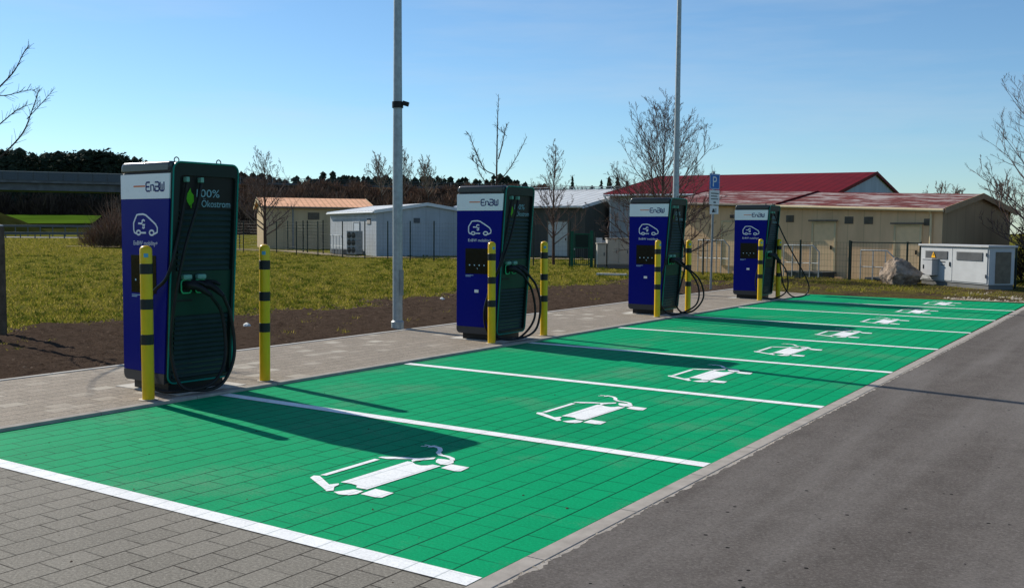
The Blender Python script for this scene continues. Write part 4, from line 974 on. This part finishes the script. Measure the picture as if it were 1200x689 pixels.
def bare_tree(name, label, loc, h, cr, tr_, seed, nb=14, base=.28, lv=2, tw=.008, bark='bark', prof=None, elev=(55, 25), dens=1., group=None, up=.06, tmat=None):
    rg = random.Random(seed); o = thing(name, label, 'tree', loc, 0, group)
    trunk = limb_path((0, 0, -.1), (rg.uniform(-.04, .04), rg.uniform(-.04, .04), 1), h * .96, 12, .022, rg, .02)
    b = MB(); b.tube(trunk, list(np.linspace(tr_, tw * 1.3, len(trunk)) ** 1.0), 9); b.build('trunk', bark, o, True)
    b = MB(); prof = prof or (lambda f: math.sin(math.pi * min(1, .25 + .8 * f)) ** .8)
    for k in range(nb):
        f = base + (1 - base) * .95 * k / nb; p, t = at_path(trunk, f); g = (f - base) / (1 - base)
        a = k * 2.4 + rg.uniform(-.5, .5); el = R(elev[1] + (elev[0] - elev[1]) * g + rg.uniform(-8, 8)); L = cr * prof(g) * rg.uniform(.8, 1.2)
        d = Vector((math.cos(a) * math.cos(el), math.sin(a) * math.cos(el), math.sin(el)))
        q = limb_path(p, d, L, 7, .07, rg, up); r_ = max(tw * 1.6, tr_ * (1 - f) * .55)
        b.tube(q, list(np.linspace(r_, tw, len(q))), 6, cap=False); twigs(b, q, L * .42, r_ * .55, lv, rg, tw, up * .8, dens)
    twigs(b, trunk[7:], cr * .35, tr_ * .15, lv - 1, rg, tw, up, dens); b.build('crown', tmat or ('twig' if bark == 'bark' else bark), o); return o
def traced_tree(name, label, loc, limbs, radii, seed, tw, L, bark='bark', dens=1.):
    """a young tree whose main limbs were surveyed one by one (world metres), with short spur shoots"""
    rg = random.Random(seed); o = thing(name, label, 'tree', loc); lo = Vector(loc)
    P = [[Vector(p) - lo for p in l] for l in limbs]
    jit = [0] + [rg.uniform(-.35, .35) for _ in limbs[1:]]
    b = MB(); t = catmull([(P[0][0].x, P[0][0].y, -.1)] + P[0], 4); b.tube(t, list(np.linspace(radii[0], tw, len(t))), 9); b.build('trunk', bark, o, True)
    b = MB(); twigs(b, t[len(t) // 2:], L, tw * 1.1, 1, rg, tw, .03, dens)
    for l, r_, j in zip(P[1:], radii[1:], jit[1:]):
        q = catmull([v + Vector((.55, .83, 0)) * j * (k / (len(l) - 1)) for k, v in enumerate(l)], 4); b.tube(q, list(np.linspace(r_, tw, len(q))), 6, cap=False); twigs(b, q, L, tw * 1.1, 1, rg, tw, .03, dens)
    b.build('crown', bark, o); return o
traced_tree('young_tree', 'bare young tree at the far left edge, beside the timber stake', (-14.36, 7.45, 0),
 [[(-14.36, 7.49, .79), (-14.37, 7.56, 1.65), (-14.35, 7.63, 2.39), (-14.38, 7.70, 3.61), (-14.41, 7.78, 4.84), (-14.4, 7.8, 5.4)],
  [(-14.34, 7.62, 2.26), (-14.0, 7.88, 2.66), (-13.82, 8.02, 2.94), (-13.75, 8.09, 3.23), (-13.71, 8.14, 3.47), (-13.70, 8.15, 3.57)],
  [(-14.37, 7.68, 3.25), (-14.1, 7.89, 3.64), (-14.0, 7.97, 3.84), (-13.95, 8.02, 4.08), (-13.92, 8.05, 4.21)],
  [(-14.35, 7.65, 2.75), (-14.07, 7.87, 3.13), (-14.0, 7.93, 3.27), (-13.92, 7.99, 3.35)],
  [(-14.38, 7.7, 3.49), (-14.14, 7.85, 3.47), (-14.01, 7.94, 3.54), (-13.95, 7.98, 3.57)],
  [(-13.75, 8.08, 3.13), (-13.65, 8.16, 3.37), (-13.61, 8.21, 3.56)],
  [(-14.36, 7.6, 2.2), (-14.8, 7.3, 2.8), (-15.1, 7.1, 3.6)], [(-14.38, 7.66, 3.0), (-14.7, 7.2, 3.7), (-14.9, 6.9, 4.5)]],
 [.055, .014, .013, .010, .009, .007, .016, .016], 5, .0030, .18, dens=1.2)
traced_tree('young_tree', 'slender bare young tree rising behind the second charger', (-15.52, 22.66, 0),
 [[(-15.52, 22.66, .15), (-15.61, 22.73, 1.81), (-15.65, 22.81, 3.24), (-15.69, 22.89, 4.42), (-15.7, 22.95, 5.36)],
  [(-15.69, 22.78, 3.12), (-15.91, 22.65, 3.28), (-16.09, 22.56, 3.76), (-16.21, 22.52, 4.18), (-16.23, 22.51, 4.23)],
  [(-15.93, 22.63, 3.23), (-16.26, 22.43, 3.47), (-16.4, 22.35, 3.59), (-16.46, 22.31, 3.63)],
  [(-15.63, 22.86, 3.55), (-15.49, 22.98, 3.95), (-15.38, 23.08, 4.31), (-15.27, 23.17, 4.52)],
  [(-15.62, 22.81, 2.88), (-15.42, 22.97, 3.24), (-15.26, 23.11, 3.67), (-15.1, 23.26, 4.19)],
  [(-15.46, 23.02, 4.19), (-15.51, 23.01, 4.47)], [(-15.89, 22.65, 3.14), (-15.98, 22.62, 3.47), (-16.04, 22.61, 3.83)],
  [(-15.6, 22.75, 2.4), (-15.98, 22.57, 2.88), (-16.25, 22.42, 3.23), (-16.42, 22.33, 3.56)]],
 [.05, .017, .011, .018, .018, .009, .010, .015], 8, .0052, .22, 'bark_red', 1.5)
bare_tree('bare_tree', 'small bare tree standing by the path in front of the grey hall', (-24.24, 40.17, 0), 5.75, 1.75, .075, 21, 34, .18, 3, .0052, 'bark_red', lambda f: 1.1 - .72 * f, (68, 40), .62, tmat='twig_mid')
bare_tree('bare_tree', 'dense broad bare tree behind the third charger and far lamp post', (-15.0, 32.2, 0), 5.6, 2.2, .085, 44, 60, .07, 3, .0036, 'bark_red', lambda f: (1.0 + .6 * f) * (1 - f) ** .62 + .25, (72, 20), .84, tmat='twig_mid')
bare_tree('bare_tree', 'bare tree before the sand coloured building, right of the near charger', (-48.39, 44.25, 0), 6.2, 2.3, .12, 52, 30, .20, 3, .008, 'bark_red', lambda f: 1.05 * (1 - f) ** .55 + .2, (68, 28), .62, tmat='twig_mid')
bare_tree('bare_tree', 'large spreading bare tree cut off by the right edge', (-3.0, 36.4, 0), 5.9, 2.9, .09, 61, 60, .10, 3, .0034, 'bark_red', lambda f: (.8 + .6 * f) * (1 - f) ** .5 + .28, (70, 22), .74, up=.07, tmat='twig_mid')
for k, (c_, d_, h_, r_, lb) in enumerate(((28.3, 66, 5.3, 1.7, 'pale bare tree left of the pair seen over the beige roof'), (30.4, 68, 5.1, 1.7, 'pale bare tree right of the pair seen over the beige roof'), (31.9, 64, 5.2, 2.2, 'brownish bare tree seen over the gable end of the beige building'))):
    x, y = far_pt(c_, d_); bare_tree('bare_tree', lb, (x, y, 0), h_, r_, .1, 70 + k, 22, .2, 3, .009, 'bark', None, (70, 48), .65, 'bare trees beyond the beige building', tmat='twig_pale')

# ------------------------------------------------------------------ shrubs made of leaning twigs
def twig_cloud(N, cx, cy, rx, ry, z0, h, wd, lean=.5, seed=1, dome=True, leaf=0.):
    g_ = np.random.default_rng(seed); a = g_.uniform(0, 6.283, N); q = np.sqrt(g_.uniform(0, 1, N)); x, y = cx + rx * q * np.cos(a), cy + ry * q * np.sin(a)
    hh = h * (np.sqrt(np.clip(1 - q ** 2 * .8, .05, 1)) if dome else 1) * g_.uniform(.45, 1.05, N); z = z0 + np.zeros(N)
    st = g_.uniform(0, .7, N) * hh; L = g_.uniform(.25, .6, N) * hh
    dx, dy = np.cos(a) * lean * q + g_.normal(0, .35, N), np.sin(a) * lean * q + g_.normal(0, .35, N); dz = np.ones(N)
    nl = np.sqrt(dx ** 2 + dy ** 2 + dz ** 2); d = np.stack([dx, dy, dz], -1) / nl[:, None]; p = np.stack([x, y, z + st], -1); t = p + d * L[:, None]
    sd_ = np.cross(d, g_.normal(0, 1, (N, 3))); sd_ /= np.linalg.norm(sd_, axis=1)[:, None] + 1e-9; sd_ *= wd
    return np.stack([p - sd_, p + sd_, t], 1).reshape(-1, 3)
def shrub(name, label, cat, loc, N, rx, ry, h, wd, m, seed, group=None):
    o = thing(name, label, cat, loc, 0, group); rs = random.Random(seed)
    V = np.concatenate([twig_cloud(N // 6, rs.uniform(-.6, .6) * rx, rs.uniform(-.6, .6) * ry, rx * rs.uniform(.4, .8), ry * rs.uniform(.4, .8), 0, h * rs.uniform(.5, 1.1), wd, .9, seed + k) for k in range(6)])
    npmesh('branches', V, np.arange(len(V)).reshape(-1, 3), m, o); return o
x, y = -68.5, 47.5
shrub('shrub', 'dark bare bush by the path, left of the near charger', 'bush', (x, y, 0), 3600, 2.4, 2.8, 4.6, .03, 'scrub', 4)
def leafy(name, label, loc, N, rx, ry, h, sz, m, seed):
    o = thing(name, label, 'bush', loc); g_ = np.random.default_rng(seed)
    V = twig_cloud(int(N * .5), 0, 0, rx, ry, 0, h, .012, .5, seed); npmesh('branches', V, np.arange(len(V)).reshape(-1, 3), 'twig', o)
    P = g_.normal(0, 1, (N, 3)); P /= np.linalg.norm(P, axis=1)[:, None]; P *= (g_.uniform(.2, 1, (N, 1)) ** .5) * (1 + .18 * np.sin(P[:, :1] * 7) * np.cos(P[:, 2:] * 6))
    P = P * np.array([rx, ry, h * .55]) + np.array([0, 0, h * .52]); P[:, 2] = np.abs(P[:, 2])
    A = g_.normal(0, sz, (N, 3)); B = g_.normal(0, sz, (N, 3)); V = np.stack([P, P + A, P + B], 1).reshape(-1, 3); npmesh('foliage', V, np.arange(len(V)).reshape(-1, 3), m, o); return o
leafy('hedge', 'russet brown hedge bush behind the right end of the white cabinet', (-2.6, 37.5, 0), 9000, 1.7, 1.6, 2.5, .05, 'ivy', 3)
leafy('hedge', 'low dark green bush at the right edge below the russet hedge', (-1.9, 33.4, 0), 5000, 1.1, 1.0, 1.3, .045, 'needle', 6)

# ------------------------------------------------------------------ motorway bridge and embankment
A = Vector((-228, 126, 0)); Bp = Vector((-163, 223, 0)); dl = (Bp - A).normalized(); fr = Vector((.83, -.557, 0))
rz = math.atan2(dl.y, dl.x)
t = thing('motorway_bridge', 'long concrete road bridge with high parapet at far left', 'bridge', (A.x, A.y, 0), rz)
b = MB(); b.box(-90, 31, -1.2, 11, 9.9, 11.6); b.build('girder', 'concrete_dark', t)
b = MB(); b.box(-90, 31, -2.2, 12, 11.62, 12.2); b.build('deck', 'concrete_dark', t)
b = MB(); b.box(-90, 31, -2.3, -2.0, 12.21, 14.1)
b.build('parapet', 'rail', t)
b = MB(); b.box(-90, 31, -2.36, -1.94, 14.11, 14.3); b.build('handrail', 'concrete', t)
for x in np.arange(-40, 31, 3.2): b = MB(); b.box(x, x + .16, -2.42, -2.31, 12.3, 14.1); b.build('parapet_post', 'capgrey', t)
for x in (-46, 27): b = MB(); b.box(x, x + 1.6, 0, 10, -1, 9.88); b.build('pier', 'concrete_dark', t)
def emb(name, s0, s1, top, m):   # an embankment with a level crest, running along the road line
    xs = np.linspace(s0, s1, 60); prof = [(0, top), (-7, top), (3.5, top - .4), (8, top - 2.6), (16, top - 6.5), (24, 2.2), (34, -.1)]
    V, F = [], []
    for x in xs:
        endf = min(1, max(0, (x - s0) / 14)); p = A + dl * x
        for q, z in prof: V.append(tuple(p + fr * (q + random.uniform(-.4, .4)) + Vector((0, 0, z * endf + random.uniform(-.2, .2) - .2))))
    n = len(prof)
    order = [1, 0, 2, 3, 4, 5, 6]
    for i in range(len(xs) - 1):
        for k in range(n - 1): a, c = order[k], order[k + 1]; F.append((i * n + a, (i + 1) * n + a, (i + 1) * n + c, i * n + c))
    o = npmesh(name, V, F, m); tag(o, kind='structure'); return o
emb('embankment', 18, 260, 12.8, 'hillbrown')
o = thing('noise_barrier', 'long low grey roadside barrier with rails along the top of the embankment', 'barrier', (A.x, A.y, 0), rz)
for z in (13.3, 13.75, 14.15): b = MB(); b.box(31, 250, -3.0, -2.9, z, z + .10); b.build('rail', 'rail', o)
for x in np.arange(31, 250, 4): b = MB(); b.box(x, x + .16, -2.88, -2.75, 12.4, 14.3); b.build('post', 'galv_dark', o)
b = MB(); b.box(31, 250, -3.4, -3.2, 12.5, 13.0); b.build('board', 'rail', o)
# brown scrub on the slope: a mass of bare twigs
Vs = []
for k in range(430):
    s_ = random.uniform(26, 250); q = random.uniform(2, 29); top = 12.8 * min(1, max(0, (s_ - 18) / 14)); z = max(0, top - .4 - max(0, q - 3.5) * .5)
    p = A + dl * s_ + fr * q; h_ = random.uniform(2.6, 5.6) * (1.0 if q > 8 else .6); Vs.append(twig_cloud(420, p.x, p.y, random.uniform(2, 3.6), random.uniform(2, 3.6), z - .3, h_, .11, .6, k))
V = np.concatenate(Vs); tag(npmesh('scrub', V, np.arange(len(V)).reshape(-1, 3), 'scrub'), kind='stuff')
for k, (px_c, h_, r_, lb) in enumerate(((-39.5, 8.6, 4.2, 'leftmost of the pale bare trees on the embankment crest left of the near lamp post'), (-34.2, 10.4, 4.4, 'tallest pale bare tree on the embankment crest just left of the near lamp post'), (-28.0, 8.4, 3.8, 'pale bare tree on the embankment crest right of the near lamp post'))):
    d_ = 246; x, y = far_pt(px_c * 1.0 + 7.0, d_); bare_tree('bare_tree', lb, (x, y, 8.5), h_, r_ * 1.3, .16, 90 + k, 24, .15, 3, .03, 'bark', lambda f: 1.1 - .4 * f, (76, 50), .7, 'bare trees on the embankment', tmat='twig_pale')
# grass mound at the bridge abutment, crop field beyond, guard rails by the road
x, y = far_pt(-112, 186)
g_ = []
def mound_h(X, Y):
    d = np.sqrt(((X - x) / 26) ** 2 + ((Y - y) / 22) ** 2); return np.clip(1 - d, 0, 1) ** .9 * 9.5 - .1 + nz2(X, Y, .5, 2) * .12
grid('mound', np.arange(x - 27, x + 27, .9), np.arange(y - 23, y + 23, .9), mound_h, 'hillgrass')
def quad3(name, pts, m): b = MB(); b.add(pts, [tuple(range(len(pts)))]); o = b.build(name, m); tag(o, kind='structure'); return o
fp = lambda c, d, z: (*far_pt(c, d), z)
quad3('field_edge', [fp(-170, 195, -.04), fp(-60, 195, -.04), fp(-75, 236, 2.2), fp(-200, 236, 2.2)], 'hillgrass')
quad3('field', [fp(-200, 236, 2.2), fp(-75, 236, 2.2), fp(-60, 300, 5.0), fp(-260, 300, 5.0)], 'field')
def guard(label, d, z, c0, c1):
    x, y = far_pt(c0, d); o = thing('guard_rail', label, 'guard rail', (x, y, 0), math.atan2(.552, .834), 'guard rails along the far road'); L = c1 - c0
    b = MB(); b.box(0, L, -.04, .04, z - .32, z, .02); b.build('rail', 'rail', o)
    for k in np.arange(1, L, 1.9): b = MB(); b.box(k, k + .12, .05, .13, -.1, z - .05); b.build('post', 'rail', o)
guard('nearer dark guard rail along the far road at left', 128, .80, -82, -46)
guard('farther dark guard rail at the foot of the bridge slope', 151, 1.75, -98, -52)
strip('far_verge', [far_pt(-110, 156), far_pt(-45, 154)], 6, .35, 'road')

# ------------------------------------------------------------------ conifers
def conifer_geo(h, r, seed, tiers=15, per=11):
    g_ = np.random.default_rng(seed); T = []
    for k in range(tiers):
        f = k / tiers; z = h * (.10 + .88 * f); rad = r * (1 - f) ** .85 * g_.uniform(.8, 1.15) + .1
        for j in range(per):
            a = g_.uniform(0, 6.283); l = rad * g_.uniform(.65, 1.15); w_ = rad * .32 + .08; dz = -l * g_.uniform(.12, .45); ca, sa = math.cos(a), math.sin(a); zz = z + g_.uniform(-.3, .3) * h / tiers
            tip = (ca * l, sa * l, zz + dz); c = (0, 0, zz + h * .045); s1 = (ca * l * .5 - sa * w_, sa * l * .5 + ca * w_, zz + dz * .3); s2 = (ca * l * .5 + sa * w_, sa * l * .5 - ca * w_, zz + dz * .3); mid = (ca * l * .55, sa * l * .55, zz + dz * .1 + h * .022)
            T += [c, s1, mid, c, mid, s2, s1, tip, mid, mid, tip, s2]
    return np.array(T)
def conifer(label, c_, d_, h, r, seed, group='conifers beyond the halls'):
    x, y = far_pt(c_, d_); o = thing('conifer', label, 'tree', (x, y, 0), 0, group)
    b = MB(); b.lathe([(.18, -.2), (.12, h * .5), (.03, h * .97)], 7); b.build('trunk', 'bark', o); V = conifer_geo(h, r, seed); npmesh('crown', V, np.arange(len(V)).reshape(-1, 3), 'needle', o)
px2c = lambda px, d: (px - 600) / 1156 * d
for k, (px, ytop, r_, lb) in enumerate(((669, 203, 1.5, 'single slim conifer over the pale roof of the grey hall'), (692, 214, 2.2, 'leftmost conifer of the clump left of the red roof'), (703, 207, 2.0, 'second conifer from the left in the clump left of the red roof'), (712, 203, 2.3, 'tallest conifer in the middle of the clump left of the red roof'), (722, 202, 2.2, 'conifer right of the tallest in the clump left of the red roof'), (733, 207, 2.4, 'rightmost conifer of the clump, partly behind the red roof'))):
    d_ = 138 + (k % 3) * 4; conifer(lb, px2c(px, d_), d_, 1.6 + (267.5 - ytop) / 1156 * d_, r_, 200 + k)
def pine_geo(seed):   # broad pine: a bare stem under an uneven clumped crown
    g_ = np.random.default_rng(seed); T = []
    for k in range(9):
        c = np.array([g_.normal(0, .055), g_.normal(0, .055), g_.uniform(.35, .93)]); n = 34; P = g_.normal(0, 1, (n, 3)); P /= np.linalg.norm(P, axis=1)[:, None]
        P = P * np.array([.085, .085, .06]) * g_.uniform(.5, 1.1, (n, 1)) * (1.25 - .5 * c[2]) + c; A_ = g_.normal(0, .024, (n, 3)); B_ = g_.normal(0, .024, (n, 3)); T.append(np.stack([P, P + A_, P + B_], 1).reshape(-1, 3))
    return np.concatenate(T)
base_ = [conifer_geo(1, .17, s_, 12, 9) for s_ in range(5)]
pines = [pine_geo(s_) for s_ in range(6)]; Vs = []
def add_con(px, d_, ytop, z0=0., wide=1.):
    h = 1.6 + (266 - ytop) / 1156 * d_ - z0; x, y = far_pt(px2c(px, d_), d_); pine = wide > .55 and random.random() < .5; q = (pines[random.randrange(6)] if pine else base_[random.randrange(5)]).copy(); wide = 1.15 if pine else wide; a = random.uniform(0, 6.28); c, s_ = math.cos(a), math.sin(a)
    X, Y = q[:, 0] * c - q[:, 1] * s_, q[:, 0] * s_ + q[:, 1] * c; k = h * wide * random.uniform(.85, 1.35); Vs.append(np.stack([X * k + x, Y * k + y, q[:, 2] * h + z0], -1))
skyline = [(-80, 180), (0, 178), (28, 180), (36, 186), (44, 188), (60, 181), (80, 180), (110, 179), (140, 182), (170, 192), (250, 198), (290, 206), (340, 209), (400, 207), (470, 209), (520, 207), (560, 211), (590, 209), (626, 216)]
for px in np.concatenate([np.arange(-90, 175, 2.6), np.arange(175, 640, 3.8)]):
    yt = np.interp(px, [s_[0] for s_ in skyline], [s_[1] for s_ in skyline])
    for row in range(3): add_con(px + random.uniform(-3, 3), 318 + 12 * row, yt + random.uniform(-5, 9) + row * .5 - 1.5 - (5 if random.random() < .1 else 0), 3.5, .62 if px < 170 else .45)
for px, yt in ((390, 199), (526, 203), (537, 205), (545, 203), (577, 200), (585, 199), (593, 201), (602, 206)): add_con(px, 312, yt, 3.5, .5)
V = np.concatenate(Vs); o = npmesh('conifer_wood', V, np.arange(len(V)).reshape(-1, 3), 'needle'); tag(o, kind='stuff')
# bare undergrowth at the edge of the wood, seen under the bridge
Vs = [twig_cloud(300, *far_pt(px2c(random.uniform(-60, 190), 306), 306 + random.uniform(-4, 4)), 4, 4, 3.2, random.uniform(6, 12), .16, .4, 500 + k) for k in range(70)]
V = np.concatenate(Vs); tag(npmesh('wood_undergrowth', V, np.arange(len(V)).reshape(-1, 3), 'twig'), kind='stuff')
